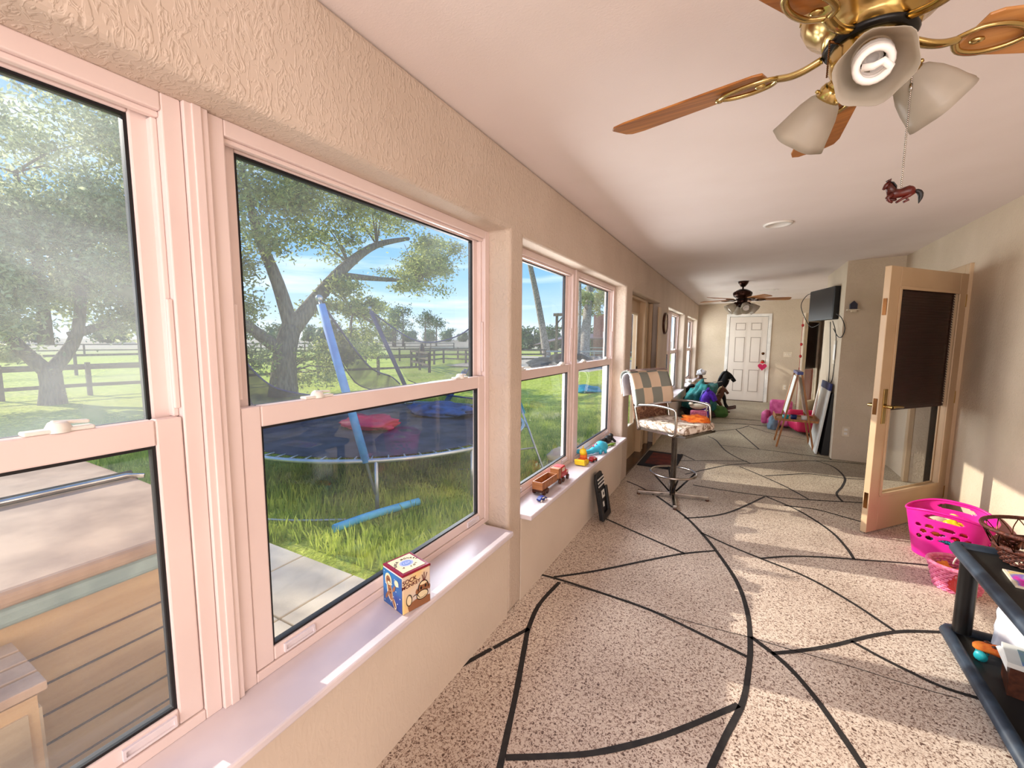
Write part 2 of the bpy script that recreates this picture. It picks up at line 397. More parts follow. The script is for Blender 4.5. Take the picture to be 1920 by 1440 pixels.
K['bluefoam2'] = mat('light_blue_foam', (90, 180, 220), .6, c2=(60, 150, 200))
K['navy'] = mat('navy_sleeve', (34, 46, 104), .6)
K['net'] = net_mat('net_black', (16, 18, 26), .85)
K['netf'] = net_mat('net_thin', (24, 28, 40), .5)
K['barn'] = mat('barn_red', (146, 104, 96), .7, c2=(124, 84, 78))
K['tin'] = mat('tin_roof', (120, 96, 86), .5)
K['straw'] = mat('dry_dirt', (206, 188, 160), .9)
K['rub'] = mat('gravel_dark', (70, 72, 68), .9, c2=(40, 42, 42), nscale=3, bump=1, bscale=6)
K['tin_blue'] = mat('printed_blue', (44, 62, 130), .3, c2=(36, 110, 170), nscale=10)
K['tin_cream'] = mat('printed_cream', (240, 220, 180), .3)
K['tin_yel'] = mat('printed_yellow', (238, 196, 110), .3, c2=(206, 200, 210), nscale=5)
K['tin_red'] = mat('tin_red', (140, 16, 44), .25)
K['tin_br'] = mat('printed_brown', (150, 98, 66), .3)
K['ink'] = mat('ink_black', (26, 14, 16), .4)
K['inkr'] = mat('ink_maroon', (96, 22, 30), .4)
K['inkb'] = mat('ink_lilac', (160, 170, 226), .4)
# ---------------------------------------------------------------- room shell
def struct(mb, name, m, **k): return tag(mb.build(name, m, **k), kind='structure')
XL = -1.018; XR = 1.58; YB = 11.72
def bool_wall(name, m, box, cuts, bevel):
    w = MB().bb(*box).build(name, m); tmp = []
    for c in cuts:
        t = MB().bb(*c).build('cut', m); tmp.append(t)
        md = w.modifiers.new('b', 'BOOLEAN'); md.operation = 'DIFFERENCE'; md.solver = 'EXACT'; md.object = t
    dg = bpy.context.evaluated_depsgraph_get(); dg.update()
    me = bpy.data.meshes.new_from_object(w.evaluated_get(dg)); w.modifiers.clear(); w.data = me
    for t in tmp: bpy.data.objects.remove(t)
    md = w.modifiers.new('b', 'BEVEL'); md.width = bevel; md.segments = 4; md.limit_method = 'ANGLE'; md.harden_normals = False
    for p in me.polygons: p.use_smooth = False
    return tag(w, kind='structure')
OP = [(-2.4, 1.85, 1.985), (2.0, 4.22, 1.98), (4.47, 6.15, 1.96), (6.86, 8.97, 1.96), (9.42, 11.55, 1.96)]
bool_wall('wall_left', K['wall'], (-1.245, XL, -3, YB + .15, 0, 2.34), [(-1.5, -.8, a, b, -.5, z) for a, b, z in OP], .022)
for i in (0, 1, 3, 4):
    a, b, z = OP[i]
    struct(MB().bb(-1.24, XL - .001, a + .001, b - .001, 0, .474), 'wall_left', K['wall_low'])
# sills
ti = [0]
def trim(mb, m, **k):
    ti[0] += 1; return struct(mb, 'trim_%d' % ti[0], m, **k)
trim(MB().bb(-1.19, -.958, -2.39, 1.80, .474, .5), K['sill'], bevel=.006)
trim(MB().bb(-1.19, -.958, 2.0, 4.16, .474, .5), K['sill'], bevel=.006)
trim(MB().bb(-1.19, -.97, 6.86, 8.97, .474, .5), K['sill'], bevel=.006)
trim(MB().bb(-1.19, -.97, 9.42, 11.55, .474, .5), K['sill'], bevel=.006)
# floor with the charcoal joint lines that pattern it
STRIPS = [
(0.024, [(-0.624, 1.059), (-0.649, 1.13), (-0.693, 1.268), (-0.748, 1.44), (-0.834, 1.686), (-0.877, 1.819), (-0.909, 2.023), (-0.893, 2.27)]),
(0.024, [(-0.65, 1.171), (-0.528, 1.243), (-0.378, 1.341), (-0.214, 1.488), (-0.086, 1.629), (0.067, 1.813)]),
(0.024, [(-0.043, 1.359), (-0.014, 1.48), (0.028, 1.64), (0.082, 1.836), (0.104, 2.03), (0.114, 2.232), (0.102, 2.515), (0.044, 2.82), (-0.09, 3.18), (-0.198, 3.415), (-0.347, 3.682), (-0.631, 4.042)]),
(0.02, [(-0.661, 4.064), (-0.819, 4.219), (-0.98, 4.328)]),
(0.02, [(-1.032, 2.29), (-0.885, 2.295), (-0.624, 2.285), (-0.356, 2.261), (-0.075, 2.182), (0.099, 2.127)]),
(0.02, [(-0.944, 2.304), (-0.74, 2.497), (-0.457, 2.815), (-0.271, 3.012), (-0.089, 3.158)]),
(0.02, [(-0.924, 3.313), (-0.602, 3.161), (-0.271, 3.012)]),
(0.02, [(-0.342, 3.635), (-0.143, 3.797), (0.018, 4.021), (0.265, 4.534)]),
(0.02, [(-0.198, 3.415), (0.012, 3.283), (0.197, 3.189), (0.431, 3.071), (0.618, 2.887), (0.758, 2.695)]),
(0.02, [(0.189, 3.193), (0.365, 3.325), (0.563, 3.423), (0.788, 3.507), (1.037, 3.598), (1.303, 3.676)]),
(0.02, [(0.277, 4.54), (0.505, 4.295), (0.671, 3.957), (0.728, 3.684), (0.741, 3.493)]),
(0.024, [(0.118, 2.29), (0.249, 2.166), (0.336, 2.023), (0.403, 1.86), (0.448, 1.734), (0.462, 1.676)]),
(0.022, [(0.202, 2.208), (0.325, 2.297), (0.471, 2.42), (0.656, 2.599), (0.813, 2.721), (1.02, 2.824)]),
(0.02, [(0.549, 2.495), (0.64, 2.431), (0.726, 2.383), (0.838, 2.333), (0.995, 2.331)]),
(0.022, [(-1.03, 1.439), (-0.965, 1.596)]),
(0.022, [(-0.959, 1.604), (-0.915, 1.71), (-0.872, 1.809)]),
(0.004, [(-0.876, 2.273), (-0.622, 2.28), (-0.356, 2.261), (-0.043, 2.27), (0.118, 2.283), (0.28, 2.282), (0.512, 2.289), (0.7, 2.281), (0.87, 2.287)]),
(0.02, [(-0.365, 4.542), (-0.048, 4.531), (0.28, 4.557), (0.593, 4.633), (1.05, 4.8), (1.344, 4.898)]),
(0.02, [(0.406, 4.368), (0.638, 4.4), (0.828, 4.32), (0.934, 4.271)]),
(0.02, [(-0.475, 4.872), (-0.265, 5.217), (-0.055, 5.511), (0.334, 5.844), (0.864, 6.242), (1.355, 6.355)]),
(0.02, [(0.047, 5.499), (0.272, 5.222), (0.464, 4.948), (0.618, 4.658)]),
(0.02, [(-0.383, 7.027), (-0.265, 6.806), (-0.131, 6.25), (0.023, 5.907), (0.168, 5.702)]),
(0.02, [(0.291, 5.248), (0.499, 5.413), (0.729, 5.575), (1.04, 5.586), (1.217, 5.65)]),
(0.02, [(0.864, 6.242), (1.009, 6.049), (1.047, 5.627), (0.971, 5.268), (0.876, 4.965), (0.885, 4.744)]),
(0.02, [(-0.62, 5.745), (-0.437, 5.524)]),
(0.02, [(-0.622, 5.39), (-0.226, 5.616), (0.128, 5.801)]),
(0.02, [(-0.201, 6.512), (0.249, 6.528), (0.582, 6.514), (0.992, 6.464), (1.041, 6.392)]),
(0.02, [(-0.025, 7.839), (0.114, 7.241), (0.273, 6.541)]),
(0.02, [(-0.433, 7.361), (-0.025, 7.839), (0.177, 8.288)]),
(0.03, [(-0.521, 8.174), (-0.002, 8.378), (0.586, 8.433), (1.128, 8.622)]),
(0.02, [(0.176, 8.192), (0.544, 7.721), (0.902, 7.526)]),
(0.04, [(-0.501, 8.845), (-0.007, 8.906), (0.616, 8.947)]),
]
fb = MB().bb(-1.4, 4.2, -3, YB + .3, -.2, 0)
for w, pts in STRIPS:
    p = smooth_path([(x, y, 0) for x, y in pts], 5)
    L_, R_ = [], []
    for i, q in enumerate(p):
        d = (p[min(i + 1, len(p) - 1)] - p[max(i - 1, 0)]); d.z = 0; d.normalize()
        nn = Vector((-d.y, d.x, 0)); ww = w * .5 * (1 + .12 * mnoise.noise(q * 9))
        L_.append(q + nn * ww + Vector((0, 0, .0012))); R_.append(q - nn * ww + Vector((0, 0, .0012)))
    vs = L_ + R_; n = len(p)
    fb.add(vs, [(i, n + i, n + i + 1, i + 1) for i in range(n - 1)], 1)
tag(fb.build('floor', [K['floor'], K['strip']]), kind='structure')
def cz(x): return 2.342 + .035 * (x - XL)
cb = MB(); x0, x1 = -1.3, 1.75
cb.prism([(x0, -3, cz(x0)), (x1, -3, cz(x1)), (x1, -3, 2.6), (x0, -3, 2.6)], (0, YB + 3.3, 0))
struct(cb, 'ceiling', K['ceil'])
# back wall (far end) with six-panel door, near end wall behind the camera
struct(MB().bb(XL, 1.75, YB, YB + .14, 0, 2.46), 'wall_back', K['wall_r'])
struct(MB().bb(-1.3, 1.75, -3.12, -3, 0, 2.46), 'wall_front', K['wall_r'])
# right wall with doorway
bool_wall('wall_right', K['wall_r'], (XR, 1.72, -3, 6.5, 0, 2.46), [(1.4, 1.9, 4.84, 5.76, -.2, 2.03)], .008)
aw = MB().prism([(1.05, 6.45, 0), (1.72, 6.45, 0), (1.72, 6.57, 0), (1.36, 6.57, 0), (1.36, 7.8, 0), (1.05, 7.8, 0)], (0, 0, 2.46))
struct(aw, 'wall_right', K['wall_r'])
struct(MB().bb(1.36, 1.5, 7.8, YB, 0, 2.46), 'wall_right', K['wall_r'])
# room beyond the doorway, its dimness put into dark wall colour
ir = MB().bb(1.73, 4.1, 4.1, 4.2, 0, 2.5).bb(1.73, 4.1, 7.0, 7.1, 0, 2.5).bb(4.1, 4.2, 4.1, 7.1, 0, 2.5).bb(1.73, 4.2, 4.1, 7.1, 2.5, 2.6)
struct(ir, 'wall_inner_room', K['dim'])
# door casings
trim(MB().bb(1.555, 1.60, 4.77, 4.845, 0, 2.09).bb(1.555, 1.60, 5.755, 5.83, 0, 2.09).bb(1.555, 1.60, 4.845, 5.755, 2.02, 2.09), K['doort'], bevel=.006)
trim(MB().bb(-.375, -.305, YB - .02, YB, 0, 2.10).bb(.505, .575, YB - .02, YB, 0, 2.10).bb(-.305, .505, YB - .02, YB, 2.035, 2.10), K['white'], bevel=.005)

# ---------------------------------------------------------------- windows
wn = [0]
def window(y0, y1, z1, glass, hw=True, z0=.5):
    wn[0] += 1
    r = thing('window_%d' % wn[0], None, None, (-1.135, y0, z0), kind='structure')
    W = y1 - y0; H = z1 - z0; fr = MB(); zm = .745   # meeting rail centre above z0
    for a, b in ((0, .038), (W - .038, W)): fr.bb(-.075, 0, a, b, 0, H)
    fr.bb(-.075, 0, .038, W - .038, H - .038, H); fr.bb(-.075, 0, .038, W - .038, 0, .028)
    # stepped moulding and jamb liner above the meeting rail
    fr.bb(-.03, -.012, .038, W - .038, H - .05, H - .038)
    for a, b in ((.038, .05), (W - .05, W - .038)): fr.bb(-.05, -.02, a, b, zm + .03, H - .05)
    for a in (.0385, W - .0505): fr.bb(-.018, -.008, a, a + .012, zm + .05, zm + .30); 
    fr.build('window_frame', K['frame'], r, bevel=.003)
    def sash(nm, xa, xb, za, zb, bw, bt, bbm):
        s = MB(); a, b = .04, W - .04
        s.bb(xa, xb, a, a + bw, za, zb).bb(xa, xb, b - bw, b, za, zb)
        s.bb(xa, xb, a + bw, b - bw, zb - bt, zb).bb(xa, xb, a + bw, b - bw, za, za + bbm)
        so = s.build(nm, K['frame'], r, bevel=.004)
        g = MB(); t = .007; ya, yb, z_a, z_b = a + bw, b - bw, za + bbm, zb - bt; xx = (xa + xb) / 2
        for q in ((ya, ya + t, z_a, z_b), (yb - t, yb, z_a, z_b), (ya + t, yb - t, z_a, z_a + t), (ya + t, yb - t, z_b - t, z_b)):
            g.bb(xx - .012, xx + .008, *q)
        g.build('gasket', K['gasket'], so)
        p = MB(); p.quad((xx, ya + t, z_a + t), (xx, yb - t, z_a + t), (xx, yb - t, z_b - t), (xx, ya + t, z_b - t))
        p.build('pane', glass[0 if nm == 'upper_sash' else 1] if isinstance(glass, tuple) else glass, so)
        return so
    sash('upper_sash', -.068, -.040, zm - .03, H - .04, .042, .012, .05)
    lo = sash('lower_sash', -.034, -.004, .03, zm + .03, .052, .058, .042)
    if hw:
        n = 2 if W > .7 else 1
        for k in range(n):
            yy = W * (.22 if k == 0 else .82) if n == 2 else W * .8
            l = MB(); l.prism([(-.034, yy - .05, zm + .0301), (-.006, yy - .05, zm + .0301), (-.006, yy + .05, zm + .0301), (-.034, yy + .05, zm + .0301)], (0, 0, .008))
            l.lathe([(.0, .022), (.014, .02), (.02, .008), (.02, 0)], (-.02, yy, zm + .030), n=12)
            l.bar((-.02, yy - .01, zm + .05), (-.02, yy + .045, zm + .045), .012, .007)
            l.build('sash_lock', K['white'], lo, bevel=.003)
        for yy in ((.12, W - .2) if W > .7 else (W * .4,)):
            l = MB(); l.bb(-.0045, .004, yy, yy + .10, .038, .044).bb(-.0045, .004, yy, yy + .10, .058, .064).bb(-.0045, .004, yy, yy + .005, .044, .058).bb(-.0045, .004, yy + .095, yy + .10, .044, .058)
            l.bb(-.0045, -.001, yy + .005, yy + .095, .044, .058)
            l.build('sash_lift', K['sill'], lo)
    return r
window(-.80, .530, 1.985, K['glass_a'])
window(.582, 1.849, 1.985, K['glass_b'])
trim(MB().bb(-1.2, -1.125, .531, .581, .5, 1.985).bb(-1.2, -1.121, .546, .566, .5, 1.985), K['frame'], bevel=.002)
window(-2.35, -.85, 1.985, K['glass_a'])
window(2.001, 3.085, 1.98, K['glass_c'])
window(3.13, 4.219, 1.98, K['glass_c'])
trim(MB().bb(-1.2, -1.125, 3.086, 3.129, .5, 1.98), K['frame'], bevel=.002)
window(6.861, 7.90, 1.96, K['glass_c']); window(7.93, 8.969, 1.96, K['glass_c'])
window(9.421, 10.47, 1.96, K['glass_c']); window(10.5, 11.549, 1.96, K['glass_c'])
trim(MB().bb(-1.2, -1.12, 7.901, 7.929, .5, 1.96), K['frame']); trim(MB().bb(-1.2, -1.12, 10.471, 10.499, .5, 1.96), K['frame'])

# ---------------------------------------------------------------- doors
def lever(parent, x, y, z, dx, m=None, s=1):
    """escutcheon with lever; s = side of the leaf"""
    h = MB(); h.bb(x - .022, x + .022, y, y + .008 * s, z - .13, z + .13)
    h.lathe([(.012, 0), (.012, .05)], (x, y + .008 * s, z), M_rot('X', -PI / 2 * s), 12)
    h.tube(smooth_path([(x, y + .055 * s, z), (x + dx * .04, y + .06 * s, z + .004), (x + dx * .13, y + .055 * s, z - .004)], 4), [.011] * 4 + [.010] * 3 + [.009] * 2, 8)
    h.build('door_handle', m or K['brass'], parent, bevel=.002)
def french(name, loc, rz, W, H, m, blind_to, hang=True):
    r = thing(name, None, None, loc, rz, kind='structure'); T = .042
    l = MB(); sw = .125; zb = .28; zt = H - .15
    l.bb(0, sw, -T / 2, T / 2, 0, H).bb(W - sw, W, -T / 2, T / 2, 0, H).bb(sw, W - sw, -T / 2, T / 2, 0, zb).bb(sw, W - sw, -T / 2, T / 2, zt, H)
    lf = l.build('door_leaf', m, r, bevel=.004)
    g = MB()
    for s in (-1, 1):
        y = s * (T / 2 + .004)
        for a, b, c, d in ((sw - .012, sw + .012, zb, zt), (W - sw - .012, W - sw + .012, zb, zt), (sw, W - sw, zb - .012, zb + .012), (sw, W - sw, zt - .012, zt + .012)):
            g.bb(a, b, y - .005, y + .005, c, d)
    g.build('glazing_bead', m, r, bevel=.003)
    MB().quad((sw, 0, zb), (W - sw, 0, zb), (W - sw, 0, zt), (sw, 0, zt)).build('pane', K['glass_d'], r)
    b = MB(); z = zt - .01; b.bb(sw + .004, W - sw - .004, -.012, -.004, blind_to, blind_to + .02)
    b.quad((sw + .003, -.010, blind_to), (W - sw - .003, -.010, blind_to), (W - sw - .003, -.010, zt), (sw + .003, -.010, zt))
    while z > blind_to + .02:
        b.box((W / 2, -.006, z), (W - 2 * sw - .008, .004, .017), M_rot('X', .5)); z -= .02
    b.build('blind', K['blind'], r)
    return r
d = french('door_1', (1.555, 4.80, .012), math.atan2(-.80, -.68), 1.03, 1.99, K['doort'], .93)
lever(d, .965, .021, .97, -1); lever(d, .965, -.021, .97, -1, s=-1)
h = MB()
for z in (.25, .97, 1.7): h.bb(1.0295, 1.034, -.012, .012, z - .06, z + .06)
h.build('latch_plate', K['brassd'], d)
h = MB()
for z in (.2, 1.0, 1.78): h.tube([(0, .026, z - .05), (0, .026, z + .05)], .008, 8).bb(-.012, .03, .021, .024, z - .05, z + .05)
h.build('hinge', K['brass'], d)
# far open leaf with dark blind
d = french('door_3', (1.345, 10.35, .012), math.atan2(-.82, -.37), .9, 1.97, K['cream'], .92)
# six panel door
d = thing('door_2', None, None, (-.3, YB, 0), kind='structure')
l = MB().bb(0, .8, -.012, .03, .012, 2.03)
l.build('door_leaf', K['doorw'], d, bevel=.003)
p = MB()
for x0 in (.115, .445):
    for z0, z1 in ((.22, .78), (.93, 1.56), (1.70, 1.90)):
        x1 = x0 + .24
        for a, b, c, e in ((x0, x0 + .014, z0, z1), (x1 - .014, x1, z0, z1), (x0, x1, z0, z0 + .014), (x0, x1, z1 - .014, z1)): p.bb(a, b, -.017, -.011, c, e)
        p.bb(x0 + .03, x1 - .03, -.019, -.011, z0 + .03, z1 - .03, 1)
        q = .011
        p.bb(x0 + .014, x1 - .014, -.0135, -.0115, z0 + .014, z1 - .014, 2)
p.build('panel_moulding', [K['doorw'], K['doorw'], K['groove_shade']], d)
h = MB().lathe([(.0, .0), (.032, .0), (.032, .008), (.018, .02), (.0, .022)], (.735, -.012, 1.16), M_rot('X', PI / 2), 16)
h.build('deadbolt', K['brassd'], d)
h = MB().lathe([(.03, 0), (.03, .006), (.012, .012), (.012, .035), (.028, .045), (.03, .06), (.0, .072)], (.735, -.012, .98), M_rot('X', PI / 2), 16)
h.build('door_knob', K['brassd'], d)
MB().bb(-.005, .805, -.03, .01, 0, .012).build('threshold', K['woodd'], d)
MB().bb(-.006, -.001, -.013, 0, .012, 2.034).bb(.801, .806, -.013, 0, .012, 2.034).bb(-.006, .806, -.013, 0, 2.031, 2.036).build('gasket', K['gasket'], d)
# left garden door in its alcove
d = thing('door_4', None, None, (-1.16, 4.475, .0), kind='structure')
l = MB(); W = 1.02; H = 1.93
l.bb(-.04, 0, .03, .15, 0, H).bb(-.04, 0, W - .14, W, 0, H).bb(-.04, 0, .15, W - .14, 0, .42).bb(-.04, 0, .15, W - .14, H - .16, H)
l.build('door_leaf', K['doort'], d, bevel=.004)
MB().bb(-.002, .008, .14, .165, .41, H - .15).bb(-.002, .008, W - .155, W - .13, .41, H - .15).bb(-.002, .008, .165, W - .155, .41, .43).bb(-.002, .008, .165, W - .155, H - .17, H - .15).build('glazing_bead', K['cream'], d)
MB().quad((-.02, .15, .42), (-.02, W - .14, .42), (-.02, W - .14, H - .16), (-.02, .15, H - .16)).build('pane', K['glass_c'], d)
MB().bb(.0, .01, W - .10, W - .06, .93, 1.13).tube([(.01, W - .08, 1.0), (.05, W - .08, 1.0), (.055, W - .17, 1.0)], .009, 8).build('door_handle', K['bronze'], d)
trim(MB().bb(-1.24, -1.09, 5.5, 5.58, 0, 1.95).bb(-1.24, -1.14, 5.58, 6.14, 0, 1.95).bb(-1.24, -1.10, 5.66, 5.70, 0, 1.95).bb(-1.24, -1.10, 6.02, 6.06, 0, 1.95).bb(-1.24, -1.09, 4.471, 4.50, 0, 1.95).bb(-1.24, -1.09, 4.50, 5.5, 1.925, 1.955), K['doort'], bevel=.004)
trim(MB().bb(-1.24, -1.03, 4.48, 6.14, 0, .02), K['brassd'])
trim(MB().bb(-1.018, -1.004, 5.95, 6.15, .02, 1.9), K['doort'], bevel=.004)
# ================================================================ things in the room
# ---------------------------------------------------------------- ceiling fans
def fan(loc, az0, R, label, bm, wood, nl, laz, zr, chain=None, wood2=None, canopy_h=.10, ls=1.0):
    """origin at ceiling; blades zr below it"""
    r = thing('ceiling_fan', label, 'fan', loc)
    c = MB()
    c.lathe([(0, 0), (.075, 0), (.07, -.03), (.03, -canopy_h), (.013, -canopy_h), (.013, zr + .15)], n=24)
    c.build('canopy', bm, r)
    m = MB(); b = zr
    m.lathe([(.0, b + .15), (.05, b + .15), (.09, b + .13), (.128, b + .105), (.132, b + .06), (.122, b + .04), (.10, b + .025), (.09, b + .012), (.085, b - .004), (0, b - .004)], n=32)
    for k in range(18):
        a = k * PI / 9; m.box((.131 * cos(a), .131 * sin(a), b + .082), (.006, .012, .03), M_rot('Z', a))
    m.build('motor_housing', bm, r)
    MB().lathe([(.0, b - .0), (.082, b - .0), (.086, b - .008), (.082, b - .014), (0, b - .014)], n=32).build('flywheel', K['blackm'], r)
    for k in range(5):
        a = az0 + k * 2 * PI / 5; Rz = M_rot('Z', a)
        def P(x, y, z): return Rz @ Vector((x, y, z + b - .008))
        bl = MB(); n = 14; pts = []
        outl = [(.20, -.045), (.22, -.055), (.30, -.060), (R - .05, -.070), (R - .012, -.062), (R, -.04), (R + .004, .04), (R - .012, .062), (R - .05, .070), (.30, .060), (.22, .055), (.20, .045)]
        pit = -.20
        top = [P(x, y * cos(pit), y * sin(pit)) for x, y in outl]
        bl.prism(top, (0, 0, .006))
        bo = bl.build('blade', wood2 if (wood2 and k == wood2i) else wood, r, bevel=.002)
        ir = MB()
        ir.tube([P(*q) for q in smooth_path([(.085, 0, -.002), (.12, 0, -.012), (.15, 0, -.014), (.18, 0, -.008)], 4)], [.012] * 13, 8, flat=.6)
        for s in (-1, 1):
            q = smooth_path([(.172, 0, -.008), (.20, s * .028, -.010 + s * .028 * sin(pit)), (.245, s * .034, -.011 + s * .034 * sin(pit)), (.29, s * .022, -.010 + s * .02 * sin(pit)), (.315, 0, -.009)], 4)
            ir.tube([P(*t) for t in q], .0075, 8, flat=.7)
        ir.ball(P(.315, 0, -.011), (.012, .012, .006), 8)
        ir.ball(P(.215, .0, -.012), (.014, .010, .006), 8)
        ir.build('blade_iron', bm, r)
    h = MB()
    h.lathe([(0, b - .012), (.070, b - .012), (.074, b - .02), (.070, b - .055), (.056, b - .082), (.03, b - .096), (.012, b - .102), (0, b - .108)], n=28)
    h.build('switch_housing', bm, r)
    for k in range(nl):
        a = laz[k] if isinstance(laz, list) else laz + k * 2 * PI / nl; Rz = M_rot('Z', a); o = Vector((.050 * cos(a), .050 * sin(a), b - .047))
        tl = math.radians(50)
        Rr = Rz @ M_rot('Y', PI - tl)       # local +z -> outward and down
        def Q(rz): return o + Rr @ Vector((0, 0, rz))
        ar = MB(); ar.tube([o, Q(.02), Q(.035 * ls)], [.016, .02, .026], 12)
        ar.lathe([(.0, .03 * ls), (.028 * ls, .03 * ls), (.032 * ls, .04 * ls), (.032 * ls, .062 * ls), (.027 * ls, .064 * ls)], o, Rr, 20)
        for q in range(3):
            aq = q * 2.1; ar.ball(o + Rr @ Vector((.034 * ls * cos(aq), .034 * ls * sin(aq), .052 * ls)), .005, 6)
        ao = ar.build('lamp_arm', bm, r)
        sh = MB(); wav = lambda an, z: 1 + .05 * max(0, (z / ls - .12) / .06) * sin(6 * an)
        sh.lathe([(q * ls, z * ls) for q, z in ((.026, .055), (.040, .068), (.053, .095), (.062, .125), (.068, .150), (.074, .172), (.0725, .172), (.066, .150), (.060, .125), (.051, .095), (.038, .070))], o, Rr, 36, rfun=wav)
        sh.build('lamp_shade', K['frost'], ao)
        bu = MB()
        bu.lathe([(0, .064 * ls), (.02 * ls, .064 * ls), (.02 * ls, .085 * ls), (.012 * ls, .09 * ls)], o, Rr, 12)
        hp = []
        for t in range(61):
            th = t / 60 * 2 * PI * 3.2; hp.append(o + Rr @ Vector((.031 * ls * cos(th), .031 * ls * sin(th), (.088 + .060 * t / 60) * ls)))
        th = 2 * PI * 3.2
        hp += [o + Rr @ (Vector((.016 * cos(th + .7), .016 * sin(th + .7), .153)) * ls), o + Rr @ (Vector((0, 0, .153)) * ls), o + Rr @ (Vector((-.020 * cos(th + .3), -.020 * sin(th + .3), .146)) * ls)]
        bu.tube(hp, .0078 * ls, 8)
        bu.build('spiral_bulb', K['cfl'], ao)
    return r
wood2i = 1
f1c = Vector((.21, 1.28, cz(.21)))
b1 = 2.135 - f1c.z
f1 = fan(f1c, math.radians(-51), .62, 'near ceiling fan in polished brass with oak blades and frosted bell shades', K['brass'], K['blade'], 3, [math.radians(q) for q in (-95, 25, 132)], b1, wood2=K['blade_l'], canopy_h=.06, ls=.9)
wood2i = 9
f2 = fan(Vector((-.045, 7.6, cz(-.045))), math.radians(12), .66, 'far ceiling fan in dark bronze on a downrod in front of the white door', K['bronze'], K['blade'], 4, math.radians(20), -.27, canopy_h=.085, ls=1.15)
# pull chains of the near fan
c = MB()
def beads(mb, a, b_, n, r):
    a = Vector(a); b_ = Vector(b_)
    for i in range(n): mb.ball(a.lerp(b_, i / (n - 1)), r, 6)
ch0 = Vector((.083, .01, b1 - .03))
beads(c, ch0, ch0 + Vector((0, 0, -.298)), 70, .0023)
c.tube([(.05, .006, b1 - .03), ch0], .003, 6); c.tube([ch0 + Vector((0, 0, -.082)), ch0 + Vector((0, 0, -.096))], .003, 6)
c.build('pull_chain', K['steel'], f1)
c = MB(); beads(c, (-.078, -.05, b1 - .01), (-.078, -.05, b1 - .085), 18, .0023); c.tube([(-.05, -.03, b1 - .012), (-.078, -.05, b1 - .012)], .003, 6)
c.build('pull_chain', K['brassd'], f1)
# small bay horse hanging from the chain
hh = thing('horse_ornament', 'tiny galloping bay horse hanging from the fan pull chain', 'ornament', f1c + ch0 + Vector((0, 0, -.300)), math.radians(188))
S = .040
def hp(*q): return [(a * S, b * S, c_ * S) for a, b, c_ in q]
b = MB()
b.tube(smooth_path(hp((-.62, 0, -.28), (-.35, 0, -.22), (0, 0, -.3), (.3, 0, -.3), (.5, 0, -.22)), 3), [0.135 * S, 0.216 * S, 0.270 * S, 0.297 * S, 0.270 * S, 0.257 * S, 0.243 * S, 0.243 * S, 0.270 * S, 0.270 * S, 0.257 * S, 0.189 * S, 0.135 * S], 10)
b.tube(hp((.36, 0, -.25), (.5, 0, .05), (.58, 0, .27)), [0.257 * S, 0.189 * S, 0.135 * S], 10)
b.tube(hp((.54, 0, .32), (.68, 0, .18), (.8, 0, -.02)), [0.135 * S, 0.121 * S, 0.068 * S], 10)
for s in (-1, 1): b.tube(hp((.54, s * .05, .35), (.6, s * .06, .48)), [0.047 * S, .005], 6)
for q in (((.42, .09, -.35), (.62, .1, -.55), (.5, .1, -.72), (.36, .1, -.8)), ((.42, -.09, -.35), (.5, -.1, -.58), (.2, -.1, -.62), (.12, -.1, -.6)),
          ((-.5, .09, -.3), (-.35, .1, -.5), (-.1, .1, -.62), (.2, .1, -.82)), ((-.5, -.09, -.3), (-.3, -.1, -.55), (-.42, -.1, -.68), (-.2, -.1, -.78))):
    b.tube(hp(*q), [0.176 * S, 0.101 * S, 0.068 * S, 0.061 * S], 8)
b.build('horse_body', K['horse'], hh, loc=(0, 0, 0))
b = MB(); b.tube(hp((.56, 0, .38), (.38, 0, .32), (.24, 0, .1), (.2, 0, -.05)), [.05 * S, .09 * S, .11 * S, .04 * S], 8, flat=.5); b.build('mane', K['blackh'], hh)
b = MB(); b.tube(smooth_path(hp((-.6, 0, -.24), (-.82, 0, -.3), (-.92, 0, -.55), (-.85, 0, -.95)), 3), [.05 * S, .09 * S, .12 * S, .13 * S, .14 * S, .14 * S, .12 * S, .1 * S, .05 * S, .01 * S], 8); b.build('tail', K['blackh'], hh)
# recessed light, vent
o = MB().lathe([(.0, -.004), (.075, -.004), (.078, -.012), (.10, -.010), (.105, 0), (.0, 0)], n=32).build('recessed_light', K['white'], loc=(.192, 4.06, cz(.192)))
o.rotation_euler = (0, -.035, 0); tag(o, 'flat round recessed ceiling light with white trim', 'ceiling light')
o = MB().bb(-.15, .15, -.07, .07, -.012, 0)
for k in range(6): o.bb(-.13, .13, -.055 + k * .02, -.049 + k * .02, -.016, -.012)
o = o.build('ceiling_vent', K['white'], loc=(.35, 9.2, cz(.35) + .001)); tag(o, 'small slotted air vent in ceiling beyond the far fan', 'vent')

# ---------------------------------------------------------------- bar stool
st = thing('bar_stool', 'swivel bar stool with floral seat, chrome arms and foot ring', 'stool', (-.50, 4.08, 0), math.radians(-26))
b = MB()
for a in (38, 128, 218, 308):
    a = math.radians(a); d = Vector((cos(a), sin(a), 0))
    b.bar(d * .02 + Vector((0, 0, .035)), d * .31 + Vector((0, 0, .026)), .035, .026)
b.build('base', K['steel'], st, bevel=.004)
for k in range(4):
    a = math.radians(38 + 90 * k); d = Vector((cos(a), sin(a), 0))
    MB().lathe([(0, 0), (.016, 0), (.016, .013), (0, .013)], d * .30, n=10).build('foot_glide', K['woodd'], st)
MB().lathe([(.0, .02), (.026, .02), (.026, .62), (.05, .62), (.05, .635), (0, .635)], n=20).build('post', K['steel'], st)
b = MB(); b.tube([(.2 * cos(t * PI / 18), .2 * sin(t * PI / 18), .24) for t in range(36)], .011, 8, closed=True)
